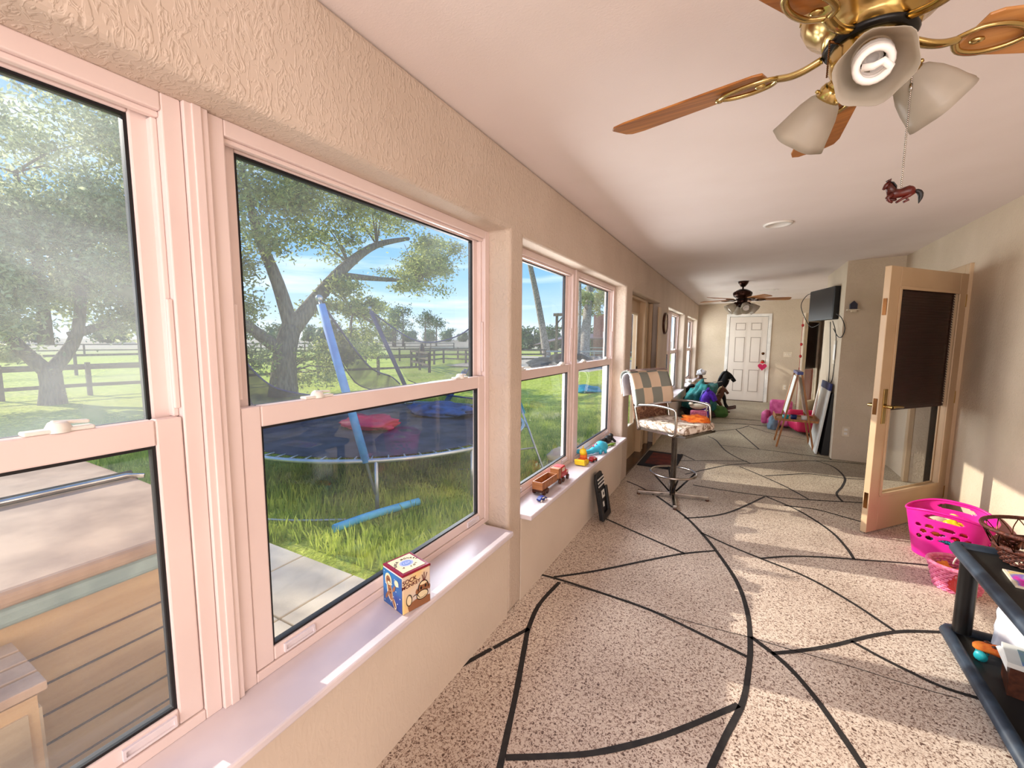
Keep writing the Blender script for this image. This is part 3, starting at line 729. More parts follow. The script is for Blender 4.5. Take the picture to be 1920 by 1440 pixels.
b.build('foot_ring', K['steel'], st)
b = MB()
for a in (38, 128, 218, 308):
    a = math.radians(a + 8); d = Vector((cos(a), sin(a), 0)); b.tube([d * .19 + Vector((0, 0, .235)), d * .03 + Vector((0, 0, .06))], .008, 6)
b.build('ring_strut', K['blackm'], st)
b = MB().bb(-.25, .25, -.24, .24, 0, .07); b.build('seat', K['floral'], st, bevel=.03, seg=4, loc=(0, 0, .655))
MB().bb(-.24, .25, -.235, .235, .635, .655).build('seat_pan', K['steel'], st)
for s in (-1, 1):
    b = MB(); b.tube(smooth_path([(.10, s * .255, .645), (.17, s * .265, .66), (.17, s * .265, .84), (.13, s * .265, .875), (-.05, s * .265, .885), (-.27, s * .262, .86)], 5), .012, 8)
    b.build('armrest', K['steel'], st)
    b = MB(); b.tube(smooth_path([(-.22, s * .24, .63), (-.255, s * .25, .80), (-.30, s * .25, 1.0), (-.33, s * .25, 1.12)], 4), .013, 8)
    b.build('back_post', K['steel'], st)
b = MB(); n = 8
P = []
for i in range(n + 1):
    t = i / n; y = -.235 + .47 * t; bow = -.03 * (1 - (2 * t - 1) ** 2)
    P.append((y, bow))
for x0, th in ((0, .035),):
    vs = []; 
    for (y, bw) in P:
        for z in (.72, 1.12):
            xx = -.265 - (z - .72) * .17 + bw
            vs += [(xx - .018, y, z), (xx + .018, y, z)]
    fs = []
    for i in range(n):
        a = i * 4; c_ = a + 4
        fs += [(a, c_, c_ + 2, a + 2), (a + 1, a + 3, c_ + 3, c_ + 1), (a, a + 1, c_ + 1, c_), (a + 2, c_ + 2, c_ + 3, a + 3)]
    fs += [(0, 2, 3, 1), (n * 4, n * 4 + 1, n * 4 + 3, n * 4 + 2)]
    b.add(vs, fs, 0, True)
b.build('backrest', K['floralb'], st)
# folded blanket over the backrest
def sheet(name, prof, y0, y1, ny, mats, th=.012, uvs=(4, 4), wob=.006):
    pr = smooth_path([(x, 0, z) for x, z in prof], 5); n = len(pr); vs = []; us = []
    tl = 0; ls = [0]
    for i in range(1, n): tl += (pr[i] - pr[i - 1]).length; ls.append(tl)
    for j in range(ny + 1):
        y = y0 + (y1 - y0) * j / ny; bw = -.03 * (1 - (2 * j / ny - 1) ** 2)
        for i, p in enumerate(pr):
            w = wob * mnoise.noise(Vector((p.x * 9, y * 9, p.z * 9))); vs.append((p.x + w + bw, y, p.z + w)); us.append((j / ny * uvs[0], ls[i] / tl * uvs[1]))
    fs = [(j * n + i, (j + 1) * n + i, (j + 1) * n + i + 1, j * n + i + 1) for j in range(ny) for i in range(n - 1)]
    me = bpy.data.meshes.new(name); me.from_pydata(vs, [], fs); uv = me.uv_layers.new()
    for l in me.loops: uv.data[l.index].uv = us[l.vertex_index]
    for p in me.polygons: p.use_smooth = True
    me.materials.append(mats); o = bpy.data.objects.new(name, me); col.objects.link(o)
    md = o.modifiers.new('s', 'SOLIDIFY'); md.thickness = th; md.offset = 1
    return o
bl = thing('blanket', 'folded grey and cream checked blanket draped over the stool backrest', 'blanket', (-.50, 4.08, 0), math.radians(-26))
front = [(-.23, .86), (-.235, .93), (-.27, 1.06), (-.31, 1.145), (-.36, 1.165), (-.405, 1.13), (-.40, 1.03), (-.385, .95)]
o = sheet('blanket_top', front, -.285, .285, 20, K['checker'], uvs=(4, 4)); o.parent = bl
o = sheet('blanket_layer', [(x * .985 - .012 if i < 4 else x * 1.0 + .014, z - .018) for i, (x, z) in enumerate(front)], -.28, .28, 20, K['cloth'], .01); o.parent = bl
b = MB()
for k in range(3): b.bb(-.385 + k * .03, -.365 + k * .03, -.287, .287, 1.178 - abs(k - 1) * .008, 1.184 - abs(k - 1) * .008)
b.build('blanket_stripe', K['stripe'], bl, bevel=.002)
# orange cloth on the seat
def crumple(name, c, size, m, seed=0, n=18, amp=.35, parent=None, flat=False):
    vs = []; fs = []
    for i in range(n + 1):
        t = PI * i / n
        for k in range(2 * n):
            a = PI * k / n; d = Vector((sin(t) * cos(a), sin(t) * sin(a), cos(t)))
            q = 1 + amp * mnoise.noise(d * 1.7 + Vector((seed, 0, 0))) + amp * .6 * mnoise.noise(d * 4 + Vector((0, seed, 0)))
            z = d.z * q; 
            if z < -.45: z = -.45
            vs.append((d.x * q * size[0] / 2, d.y * q * size[1] / 2, (z + .45) * size[2] / 1.5))
    for i in range(n):
        for k in range(2 * n):
            l = (k + 1) % (2 * n); fs.append((i * 2 * n + k, (i + 1) * 2 * n + k, (i + 1) * 2 * n + l, i * 2 * n + l))
    mb = MB().add(vs, fs, 0, True); o = mb.build(name, m, parent); o.location = c; return o
o = crumple('cloth', (-.35, 4.16, .726), (.26, .15, .055), K['orange'], 3, amp=.5); o.rotation_euler = (0, 0, -.2)
tag(o, 'crumpled orange and yellow cloth lying on the floral stool seat', 'cloth')
# doormat
b = MB().bb(-.21, .21, -.36, .36, 0, .012); b.bb(-.14, .14, -.27, .27, .012, .015, 1)
o = b.build('doormat', [K['mat'], K['matr']], loc=(-.80, 5.32, .001), bevel=.003); tag(o, 'black doormat with red-brown middle by the garden door', 'doormat')
# folding step stool leaning on the low wall
fs_ = thing('step_stool', 'folded black plastic step stool leaning below the second window sill', 'step stool', (-1.0, 3.30, 0), 0)
Rl = M_rot('Y', -.17); 
def panel(mb, pts, x0, x1, mi=0):
    mb.prism([Rl @ Vector((x0, y, z)) for y, z in pts], Rl @ Vector((x1 - x0, 0, 0)), mi)
top = [(-.09, .0), (-.10, .30), (-.07, .37), (.07, .37), (.10, .30), (.09, .0)]
b = MB(); panel(b, top, .07, .092); b.build('tread_panel', K['blackp'], fs_, bevel=.006)
b = MB(); panel(b, [(-.11, 0), (-.11, .24), (-.075, .24), (-.06, .05), (.06, .05), (.075, .24), (.11, .24), (.11, 0)], .094, .112); b.build('side_leg', K['blackp'], fs_, bevel=.005)
b = MB(); panel(b, [(-.085, .26), (-.085, .34), (.085, .34), (.085, .26)], .0925, .097); b.build('grip_panel', K['blackp'], fs_, bevel=.003)
b = MB()
for i in range(7):
    for j in range(3): b.ball(Rl @ Vector((.098, -.072 + i * .024, .27 + j * .028)), (.004, .004, .008), 6)
b.build('grip_dots', K['white'], fs_)
b = MB(); panel(b, [(-.01, .16), (-.01, .22), (.06, .22), (.06, .16)], .0925, .0945); panel(b, [(-.01, .09), (-.01, .13), (.02, .13), (.02, .09)], .0925, .0945)
so = b.build('sticker', K['paper'], fs_)
b = MB(); b.disc(Rl @ Vector((.0945, .03, .19)), .014, Rl @ Vector((1, 0, 0)), 14, 0, .001); b.build('sticker_mark', K['ink'], so)

# ---------------------------------------------------------------- printed tin box
tb = thing('tin_box', 'square tin jack-in-the-box with printed monkeys on the near windowsill', 'tin', (-1.032, 1.108, .5), math.radians(-14))
W, D, H = .126, .118, .145
b = MB(); b.bb(-W / 2, W / 2, -D / 2, D / 2, 0, H - .008); b.build('tin_body', K['tin_yel'], tb, bevel=.004)
b = MB(); b.bb(-W / 2 - .001, W / 2 + .001, -D / 2 - .001, D / 2 + .001, H - .008, H); b.build('tin_rim', K['tin_red'], tb, bevel=.004)
lid = MB().bb(-W / 2 + .012, W / 2 - .012, -D / 2 + .012, D / 2 - .012, H, H + .0015).build('tin_lid', K['tin_cream'], tb, bevel=.001)
b = MB(); b.bb(-W / 2 + .003, W / 2 - .003, -D / 2 - .001, -D / 2, .003, H - .012)
for i in range(14):
    px_, pz_ = -.052 + .0083 * ((i * 5) % 13), .012 + .0085 * i; b.prism([(px_ + .0028 * (1 if k % 2 else .4) * cos(k * PI / 5), -D / 2 - .001, pz_ + .0028 * (1 if k % 2 else .4) * sin(k * PI / 5)) for k in range(10)], (0, -.0003, 0), 1)
bp_ = b.build('blue_side_print', [K['tin_blue'], K['white']], tb)
b = MB(); b.tube([(.0, D / 2, .07), (.0, D / 2 + .02, .07), (0, D / 2 + .02, .10), (0, D / 2 + .035, .10)], .003, 6).ball((0, D / 2 + .04, .10), .007, 8); b.build('crank', K['tin_red'], tb)
def text_mesh(s, size, m, parent, M, ext=.0004):
    cu = bpy.data.curves.new('t', 'FONT'); cu.body = s; cu.size = size; cu.extrude = ext; cu.align_x = 'CENTER'; cu.offset = size * .008
    t = bpy.data.objects.new('t', cu); col.objects.link(t)
    dg = bpy.context.evaluated_depsgraph_get(); me = bpy.data.meshes.new_from_object(t.evaluated_get(dg)); bpy.data.objects.remove(t)
    me.transform(M); me.materials.clear(); me.materials.append(m)
    o = bpy.data.objects.new('lettering', me); col.objects.link(o); o.parent = parent; return o
FX = Matrix(((0, 0, 1, W / 2 + .0012), (1, 0, 0, 0), (0, 1, 0, 0), (0, 0, 0, 1)))   # text on the +x face
FY = Matrix(((1, 0, 0, 0), (0, 0, -1, -D / 2 - .0015), (0, 1, 0, 0), (0, 0, 0, 1)))
def T2(x, y, rz=0): return Matrix.Translation((x, y, 0)) @ Matrix.Rotation(rz, 4, 'Z')
text_mesh('SOCK', .022, K['inkr'], tb, FX @ T2(-.030, .110, .05)); text_mesh('MONKEY', .0185, K['inkr'], tb, FX @ T2(-.024, .094, .05))
FZ = Matrix(((0, -1, 0, 0), (1, 0, 0, 0), (0, 0, 1, H + .002), (0, 0, 0, 1)))
for i, chh in enumerate('SOCK MONKEY'):
    a = math.radians(168 - i * 15.6); text_mesh(chh, .013, K['ink'], lid, FZ @ Matrix.Translation((.040 * cos(a), .034 * sin(a) - .006, 0)) @ Matrix.Rotation(a - PI / 2, 4, 'Z')) if chh != ' ' else None
for i, chh in enumerate('A TOY'):
    a = math.radians(225 + i * 22); text_mesh(chh, .011, K['ink'], lid, FZ @ Matrix.Translation((.040 * cos(a), .036 * sin(a), 0)) @ Matrix.Rotation(a + PI / 2, 4, 'Z')) if chh != ' ' else None
def face2d(items, Mx, parent, name):
    """items: (kind, material, pts/params) drawn as thin layers, later = higher"""
    for li, (nm, m, polys) in enumerate(items):
        mb = MB()
        for p in polys: mb.prism([(Mx @ Vector((x, y, .0002 * (li + 1)))) for x, y in p], (Mx.to_3x3() @ Vector((0, 0, .0002))))
        mb.build(nm, m, parent)
def ell(cx, cy, rx, ry, n=22, rot=0): return [(cx + rx * cos(2 * PI * k / n) * cos(rot) - ry * sin(2 * PI * k / n) * sin(rot), cy + rx * cos(2 * PI * k / n) * sin(rot) + ry * sin(2 * PI * k / n) * cos(rot)) for k in range(n)]
def ring(cx, cy, rx, ry, w, a0=0, a1=2 * PI, n=24):
    return [[(cx + (rx + s) * cos(a), cy + (ry + s) * sin(a)) for s, a in ((-w, a0 + (a1 - a0) * i / n), (w, a0 + (a1 - a0) * i / n), (w, a0 + (a1 - a0) * (i + 1) / n), (-w, a0 + (a1 - a0) * (i + 1) / n))] for i in range(n)]
face2d([('monkey_body', K['tin_br'], [[(-.035, .003), (.056, .003), (.056, .03), (.01, .04), (-.02, .034), (-.04, .022)], ell(.026, .066, .022, .028), ell(-.0005, .062, .006, .010), ell(.052, .062, .005, .010)]),
        ('monkey_muzzle', K['tin_cream'], [ell(.022, .044, .024, .016), ell(.028, .086, .018, .006), ell(-.034, .045, .010, .018, rot=.3)]),
        ('monkey_outline', K['ink'], ring(.022, .044, .024, .016, .0015) + ring(.026, .066, .022, .029, .0017, -.1, PI + .1) + ring(.022, .042, .014, .008, .0008, PI + .3, 2 * PI - .3) + [ell(.017, .070, .0042, .006), ell(.036, .072, .0042, .006)] + ring(-.034, .045, .011, .020, .0013) + ring(-.008, .034, .016, .02, .0012, .2, 2.2)),
        ('monkey_tuft', K['inkr'], [[(.026, .092), (.020, .118), (.023, .118), (.028, .094)], [(.028, .092), (.029, .125), (.032, .125), (.031, .092)], [(.030, .092), (.042, .120), (.044, .118), (.033, .092)]])], FX, tb, 'm')
face2d([('spaceman_outline', K['tin_cream'], [ell(-.024, .098, .022, .026), ell(-.016, .06, .017, .036, rot=.25), ell(.028, .104, .013, .012), ell(.012, .022, .010, .02, rot=.5)]),
        ('spaceman', K['tin_br'], [ell(-.024, .096, .015, .019), ell(-.014, .06, .013, .032, rot=.25), ell(.010, .025, .007, .018, rot=.5), ell(-.032, .04, .006, .02, rot=-.6), ell(.012, .078, .016, .006, rot=1)]),
        ('spaceman_face', K['tin_cream'], [ell(-.020, .088, .009, .007)]),
        ('spaceman_marks', K['ink'], [ell(-.027, .101, .002, .003), ell(-.018, .101, .002, .003), ell(-.014, .067, .003, .003), ell(-.012, .055, .003, .003), [(-.026, .086), (-.014, .086), (-.014, .087), (-.026, .087)]])], FY, tb, 's')
FZf = FZ @ Matrix.Translation((0, 0, -.0008))
face2d([('lid_face', K['inkb'], [ell(0, 0, .026, .022)]), ('lid_face_mark', K['tin_blue'], ring(0, 0, .017, .013, .001) + [ell(-.005, .004, .0018, .0025), ell(.005, .004, .0018, .0025)] + ring(0, -.003, .010, .006, .0007, PI, 2 * PI))], FZf, lid, 'l')

# ---------------------------------------------------------------- toys on the second sill
def wheel(mb, c, r, w, ax='Y', mi=0):
    mb.lathe([(0, -w / 2), (r, -w / 2), (r, w / 2), (0, w / 2)], c, M_rot('X' if ax == 'Y' else 'Y', PI / 2), 14, mi)
tr = thing('toy_truck', 'wooden toy truck with red painted cab and open tan trailer', 'toy', (-1.055, 2.55, .5), math.radians(88))
b = MB(); x0, x1 = -.25, -.03
b.bb(x0, x1, -.035, .035, .036, .042).bb(x0, x1, -.035, -.029, .042, .085).bb(x0, x1, .029, .035, .042, .085).bb(x0, x0 + .006, -.029, .029, .042, .085).bb(x1 - .006, x1, -.029, .029, .042, .085)
b.build('trailer', K['wood'], tr, bevel=.001)
b = MB(); b.bb(-.24, .17, -.016, .016, .022, .036).bb(-.25, -.17, -.034, .034, .022, .036); b.build('chassis', K['woodd'], tr)
b = MB(); b.bb(.0, .045, -.032, .032, .036, .105); b.build('sleeper_box', K['wood'], tr, bevel=.003)
b = MB(); b.prism([(.045, -.032, .03), (.165, -.032, .03), (.165, -.032, .062), (.125, -.032, .072), (.105, -.032, .108), (.045, -.032, .108)], (0, .064, 0)); b.build('cab', K['red'], tr, bevel=.004)
b = MB(); b.bb(.055, .098, -.0335, .0335, .074, .098).bb(.165, .168, -.02, .02, .036, .056); b.bb(.13, .16, -.0335, .0335, .05, .062); b.build('cab_window', K['cream'], tr)
for x in (-.22, -.18, .02, .07, .145):
    for s in (-1, 1): b = MB(); wheel(b, (x, s * .034, .018), .018, .012); b.build('wheel', K['woodd'], tr)
def toy_car(label, loc, rz, m, s=1.0, mw=None, gm=None):
    t = thing('toy_car', label, 'toy', loc, rz, scale=s)
    b = MB(); b.prism([(-.03, -.013, .006), (.03, -.013, .006), (.03, -.013, .015), (.018, -.013, .018), (.01, -.013, .026), (-.014, -.013, .026), (-.024, -.013, .018), (-.03, -.013, .016)], (0, .026, 0)); b.build('car_body', m, t, bevel=.002)
    b = MB(); b.bb(-.012, .008, -.0135, .0135, .018, .024); b.build('car_window', gm or K['white'], t)
    for x in (-.018, .018):
        for q in (-1, 1): b = MB(); wheel(b, (x, q * .0135, .0065), .0065, .004); b.build('wheel', mw or K['white'], t)
    return t
toy_car('tiny blue toy car with white wheels near the left end of the second sill', (-1.005, 2.24, .5), math.radians(75), K['blue'], 1.1)
toy_car('small dark red toy car parked beside the yellow loader', (-.995, 3.19, .5), math.radians(80), K['red'], 1.5, K['blackp'])
yl = thing('toy_loader', 'bright yellow toy digger facing along the second windowsill', 'toy', (-1.04, 3.07, .5), math.radians(-90))
b = MB(); b.bb(-.045, .03, -.03, .03, .018, .045).bb(-.045, -.01, -.025, .025, .045, .085); b.build('loader_body', K['orange'], yl, bevel=.005)
b = MB(); b.prism([(.035, -.04, .008), (.06, -.04, .008), (.07, -.04, .05), (.065, -.04, .052), (.045, -.04, .05)], (0, .08, 0)); b.build('bucket', K['yellow'], yl, bevel=.003)
b = MB(); b.lathe([(0, 0), (.024, .0), (.028, .02), (.022, .042), (0, .05)], (-.015, 0, .075), n=14); b.tube([(-.01, 0, .12), (-.005, .005, .14)], .005, 6); b.build('driver', K['yellow'], yl)
for q in (-1, 1): MB().bar((.0, q * .034, .04), (.05, q * .034, .035), .006, .01).build('loader_arm', K['yellow'], yl)
for x in (-.03, .02):
    for q in (-1, 1): b = MB(); wheel(b, (x, q * .033, .018), .018, .012); b.build('wheel', K['yellow'], yl)
dn = thing('toy_dinosaur', 'turquoise toy dinosaur lying between loader and pale toys on sill', 'toy', (-1.04, 3.42, .5), math.radians(62))
b = MB(); b.tube(smooth_path([(-.20, 0, .045), (-.13, 0, .028), (-.06, 0, .030), (0, 0, .045), (.06, 0, .055), (.10, 0, .05)], 5), [.012] * 3 + [.016] * 4 + [.020] * 4 + [.026] * 4 + [.036] * 4 + [.044] * 4 + [.040] * 3, 12)
b.ball((.05, 0, .055), (.055, .045, .05), 14); b.ball((-.205, 0, .05), (.03, .02, .018), 10)
b.build('dinosaur_body', K['sky'], dn)
for x, q in ((.02, -.03), (.02, .03), (.08, -.03), (.08, .03)):
    MB().tube([(x, q, .045), (x, q * 1.1, .004)], [.014, .012], 8).build('leg', K['sky'], dn)
b = MB()
for k in range(5): b.ball((-.03 + .03 * k, 0, .072 + .012 * sin(k * .9)), (.01, .004, .012), 6)
b.build('back_spots', K['pinkl'], dn)
o = crumple('toy_figure', (-1.03, 3.60, .5), (.05, .06, .03), K['pinkl'], 5); tag(o, 'small pale pink toy beside the turquoise dinosaur tail', 'toy')
o = MB().tube(smooth_path([(-.09, 0, .012), (-.03, .004, .016), (.04, 0, .014), (.10, 0, .01)], 4), [.006] * 3 + [.010] * 4 + [.013] * 3 + [.008] * 3, 8).build('toy_alligator', K['green'], loc=(-1.0, 3.72, .5)); o.rotation_euler = (0, 0, 1.4); tag(o, 'slim olive green toy lying near the right end of the sill', 'toy')
o = MB().bb(-.07, .07, -.014, .014, 0, .02).bb(.02, .06, -.012, .012, .02, .032).build('toy_block', K['wood'], loc=(-1.07, 3.66, .5), bevel=.004); o.rotation_euler = (0, 0, 1.35); tag(o, 'tan wooden toy bar lying under the black toy on sill', 'toy')
bt = thing('toy_gorilla', 'black crumpled toy animal at the right end of the second sill', 'toy', (-1.06, 3.86, .5), 1.2)
b = MB(); b.ball((0, 0, .035), (.045, .035, .035), 12).ball((.04, 0, .06), .024, 10); b.tube([(-.12, 0, .03), (-.03, 0, .035)], [.012, .02], 8); b.tube([(.03, .02, .04), (.06, .04, .008)], [.014, .01], 8); b.tube([(.03, -.02, .04), (.06, -.04, .008)], [.014, .01], 8); b.build('toy_body', K['blackh'], bt)
MB().ball((.058, -.01, .066), .004, 6).ball((.058, .01, .066), .004, 6).build('eye', K['white'], bt)

# ---------------------------------------------------------------- wall clock, TV, plates
ck = thing('wall_clock', 'round wall clock with pale rim between garden door and far windows', 'clock', (XL, 6.50, 1.70))
b = MB(); b.lathe([(.0, 0), (.15, 0), (.155, .02), (.15, .032), (.135, .034), (.13, .022)], (0, 0, 0), M_rot('Y', PI / 2), 32); b.build('clock_rim', K['woodd'], ck)
b = MB(); b.disc((.02, 0, 0), .132, (1, 0, 0), 32, 0, .002)
for k in range(12): b.box((.0225, .11 * sin(k * PI / 6), .11 * cos(k * PI / 6)), (.001, .006, .014), M_rot('X', -k * PI / 6), 1)
b.build('clock_face', [K['cream'], K['ink']], ck)
MB().bar((.024, 0, -.01), (.024, .05, .05), .002, .006).build('hour_hand', K['ink'], ck)
MB().bar((.026, 0, 0), (.026, -.03, .09), .002, .004).build('minute_hand', K['ink'], ck)
tv = thing('television', 'black flat television on a wall bracket at the alcove corner', 'television', (.93, 7.1, 1.95), math.atan2(-.62, .16))
b = MB(); b.bb(-.36, .36, -.035, .035, -.21, .21); b.build('tv_housing', K['blackp'], tv, bevel=.01)
MB().bb(-.34, .34, -.037, -.0352, -.19, .19).build('tv_screen', mat('tv_glass', (26, 16, 13), .35, spec=.2), tv)
b = MB(); b.bar((.0, .035, 0), (-.02, .10, 0), .03, .03).bar((-.02, .10, 0), (.12, .14, 0), .02, .03).bb(-.08, .08, .036, .045, -.1, .1); b.build('wall_bracket', K['blackm'], tv)
def cable(name, pts, label, r=.005, m=None):
    o = MB().tube(smooth_path(pts, 8), r, 6).build(name, m or K['blackp']); return tag(o, label, 'cable')
cable('tv_cable', [(.86, 7.35, 2.13), (.78, 7.5, 2.12), (.72, 7.55, 1.98), (.78, 7.5, 1.78), (.85, 7.4, 1.66), (.92, 7.2, 1.70)], 'black cable looping around the left edge of the television')
cable('tv_cable', [(1.0, 6.8, 1.72), (1.035, 6.7, 1.5), (1.042, 6.75, 1.0), (1.035, 6.95, .92), (1.042, 7.05, 1.2), (1.02, 7.1, 1.72)], 'long black cable hanging in a loop down the sunlit wall')
cable('tv_cable', [(1.0, 6.6, 1.80), (1.03, 6.43, 1.74), (1.07, 6.43, 1.62), (1.05, 6.43, 1.52), (1.02, 6.5, 1.52), (1.0, 6.7, 1.62)], 'black cable loop bulging right of the television corner')
def plate(label, c, nrm, slots, name='wall_outlet', cat='outlet', w=.075, h=.12):
    t = thing(name, label, cat, c, math.atan2(nrm[1], nrm[0]))
    MB().bb(0, .006, -w / 2, w / 2, -h / 2, h / 2).build('cover_plate', K['cream'], t, bevel=.002)
    b = MB()
    for y, z, a, c_ in slots: b.bb(.006, .009, y - a, y + a, z - c_, z + c_)
    b.build('socket' if cat == 'outlet' else 'toggle', K['white'], t, bevel=.001); return t
plate('cream double outlet low on the alcove wall facing the camera', (1.17, 6.45, .36), (0, -1), [(0, .025, .017, .014), (0, -.025, .017, .014)])
plate('cream outlet low on far wall right of the white door', (.92, YB, .38), (0, -1), [(0, .025, .017, .014), (0, -.025, .017, .014)])
plate('triple cream light switch on far wall right of the white door', (.93, YB, 1.15), (0, -1), [(-.045, 0, .005, .012), (0, 0, .005, .012), (.045, 0, .005, .012)], 'light_switch', 'light switch', .165)
plate('tall cream panel plate high on the sunlit alcove side wall', (1.05, 6.8, 1.32), (-1, 0), [(0, 0, .06, .1)], 'light_switch', 'light switch', .2, .3)
bh = thing('bird_ornament', 'small dark birdhouse ornament on a ledge high on alcove wall', 'ornament', (1.13, 6.45, 1.84))
b = MB(); b.prism([(-.035, -.06, 0), (.035, -.06, 0), (.035, -.06, .06), (0, -.06, .10), (-.035, -.06, .06)], (0, .05, 0)); b.build('house_body', mat('navy_grey', (46, 46, 62), .6), bh)
MB().bb(-.06, .06, -.075, 0, -.012, 0).bb(-.02, .03, -.06, 0, -.03, -.012).build('ledge', K['cream'], bh, bevel=.002)
cam_ = thing('wall_camera', 'tiny white camera on wall beside the dark half-open leaf', 'camera', (1.36, 9.0, 1.78), PI)
MB().bb(0, .02, -.03, .03, -.03, .03).lathe([(0, .02), (.03, .02), (.03, .07), (.02, .08), (0, .08)], (0, 0, 0), M_rot('Y', PI / 2), 14).build('camera_body', K['white'], cam_)
MB().disc((.081, 0, 0), .016, (1, 0, 0), 12).build('lens', K['ink'], cam_)
# heart on the door knob
hg = thing('heart_hanger', 'bright pink felt heart hanging from the far door knob', 'decoration', (.435, YB - .075, .98))
hpts = []
for k in range(28):
    t = 2 * PI * k / 28; hpts.append((.0058 * 16 * sin(t) ** 3, 0, -.13 + .0058 * (13 * cos(t) - 5 * cos(2 * t) - 2 * cos(3 * t) - cos(4 * t))))
MB().prism(hpts, (0, -.018, 0)).build('heart', K['magenta'], hg, bevel=.004)
MB().tube([(.0, .0, .03), (-.02, -.01, -.02), (0, -.01, -.06)], .003, 6).ball((0, -.012, -.03), (.05, .012, .022), 10).build('ribbon', K['red'], hg)
gl = thing('garland', 'thin red garland hanging on the free edge of the far leaf', 'decoration', (.955, 9.50, 1.9))
b = MB(); b.tube([(0, 0, 0), (-.005, 0, -.5), (0, 0, -1.05)], .004, 6); b.build('string', K['red'], gl)
for z in (-.15, -.5, -.72, -1.02): MB().ball((0, -.005, z), (.022, .01, .03), 8).build('bow', K['red'], gl)
# ---------------------------------------------------------------- easel, boards, pink chairs
es = thing('easel', 'double-sided wooden child easel with white board and paint tray', 'easel', (.70, 7.05, 0))
for s, lab in ((-1, 'w'), (1, 'k')):
    for y in (-.22, .22):
        b = MB(); b.bar((s * .02, y, 1.03), (s * .21, y + (0.0), .0), .028, .022); b.build('leg', K['woode'], es, bevel=.003)
b = MB(); b.prism([(-.030, -.2, .98), (-.125, -.2, .46), (-.113, -.2, .46), (-.018, -.2, .98)], (0, .4, 0)); b.build('drawing_board', K['paper'], es, bevel=.002)
b = MB(); b.prism([(.030, -.2, .98), (.125, -.2, .46), (.113, -.2, .46), (.018, -.2, .98)], (0, .4, 0)); b.build('chalk_board', K['cream'], es, bevel=.002)
b = MB(); b.bb(-.24, .24, -.235, -.21, .37, .40).bb(-.24, .24, .21, .235, .37, .40).bb(-.24, .24, -.21, .21, .37, .38).bb(-.25, -.235, -.235, .235, .37, .43).bb(.235, .25, -.235, .235, .37, .43); b.build('tray', K['woode'], es, bevel=.003)
b = MB(); b.bb(-.035, .035, -.245, .245, 1.01, 1.05); b.build('paper_roll_holder', K['blue'], es, bevel=.004)
b = MB(); b.lathe([(0, 0), (.035, 0), (.04, .06), (.034, .06), (.03, .005)], (0, 0, .381), n=14)
pc = b.build('paint_cup', K['teal'], None, loc=(.58, 6.92, 0)); tag(pc, 'teal paint cup standing at the left of easel tray', 'cup', 'paint pots on the easel tray')
pc2 = pc.copy(); col.objects.link(pc2); pc2.location = (.68, 6.98, 0); pc2.data = pc.data.copy(); pc2.data.materials[0] = K['navy']; pc2['label'] = 'navy paint cup in the middle of the easel tray'
pc3 = pc.copy(); col.objects.link(pc3); pc3.location = (.80, 6.95, 0); pc3.data = pc.data.copy(); pc3.data.materials[0] = K['white']; pc3['label'] = 'white paint cup at the right of the easel tray'
# tall white board with blue band, leaning on the sunlit wall, added black wedge for the shade behind it
wb = thing('display_board', 'tall white board with blue top band leaning on the alcove wall', 'board', (.905, 6.62, 0))
Rb = M_rot('Y', .11)
def bp(mb, x0, x1, y0, y1, z0, z1): 
    vs = [Rb @ Vector((x, 0, z)) for x, z in ((x0, z0), (x1, z0), (x1, z1), (x0, z1))]
    mb.prism([(v.x, y0, v.z) for v in vs], (0, y1 - y0, 0))
b = MB(); bp(b, 0, .02, 0, .62, .002, .84); b.build('board_face', K['paper'], wb, bevel=.003)
b = MB(); bp(b, -.003, .024, -.002, .622, .84, .93); b.build('top_band', K['navy'], wb, bevel=.003)
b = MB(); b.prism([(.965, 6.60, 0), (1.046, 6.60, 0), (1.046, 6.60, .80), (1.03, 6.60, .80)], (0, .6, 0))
o = b.build('shade_wedge', K['blackp'], bevel=.002); tag(o, 'black wedge standing in for shade between the tall white board and wall', 'board')
wb2 = thing('folding_board', 'white and grey folded board leaning behind the easel', 'board', (.98, 8.0, 0))
b = MB(); b.prism([(0, 0, 0), (.02, 0, 0), (.16, 0, 1.05), (.13, 0, 1.05)], (0, .05, 0)).build('board_face', K['white'], wb2)
b = MB(); b.prism([(.03, .06, 0), (.16, .06, 0), (.25, .06, 1.02), (.17, .06, 1.05)], (0, .03, 0)).build('grey_panel', K['galv'], wb2)
def kid_chair(label, loc, rz, m, s=1):
    t = thing('child_armchair', label, 'armchair', loc, rz, scale=s)
    b = MB(); b.bb(-.20, .20, -.2, .2, .03, .20); b.build('seat', m, t, bevel=.06, seg=4)
    b = MB(); b.bb(.12, .24, -.2, .2, .12, .52); b.build('backrest', m, t, bevel=.055, seg=5)
    for q in (-1, 1):
        b = MB(); b.bb(-.2, .2, q * .24 - .055, q * .24 + .055, .05, .30); b.build('armrest', m, t, bevel=.05, seg=4)
    return t
kid_chair('light pink low child armchair behind the easel', (.62, 8.5, 0), math.radians(80), K['pinkc'], .85)
kid_chair('magenta high-backed child armchair against the board behind the easel', (.98, 8.12, 0), math.radians(10), K['magenta'], 1.1)
o = crumple('toy_bundle', (.52, 8.2, 0), (.16, .2, .22), mat('grey_blue', (110, 130, 150), .7), 9); tag(o, 'grey-blue lump of cloth left of the pink armchair', 'cloth')
o = MB().bb(1.12, 1.345, 10.55, 11.3, .0, .88).build('brown_cabinet', K['brick'], bevel=.008); tag(o, 'low red-brown cabinet standing under the dark far leaf', 'cabinet')

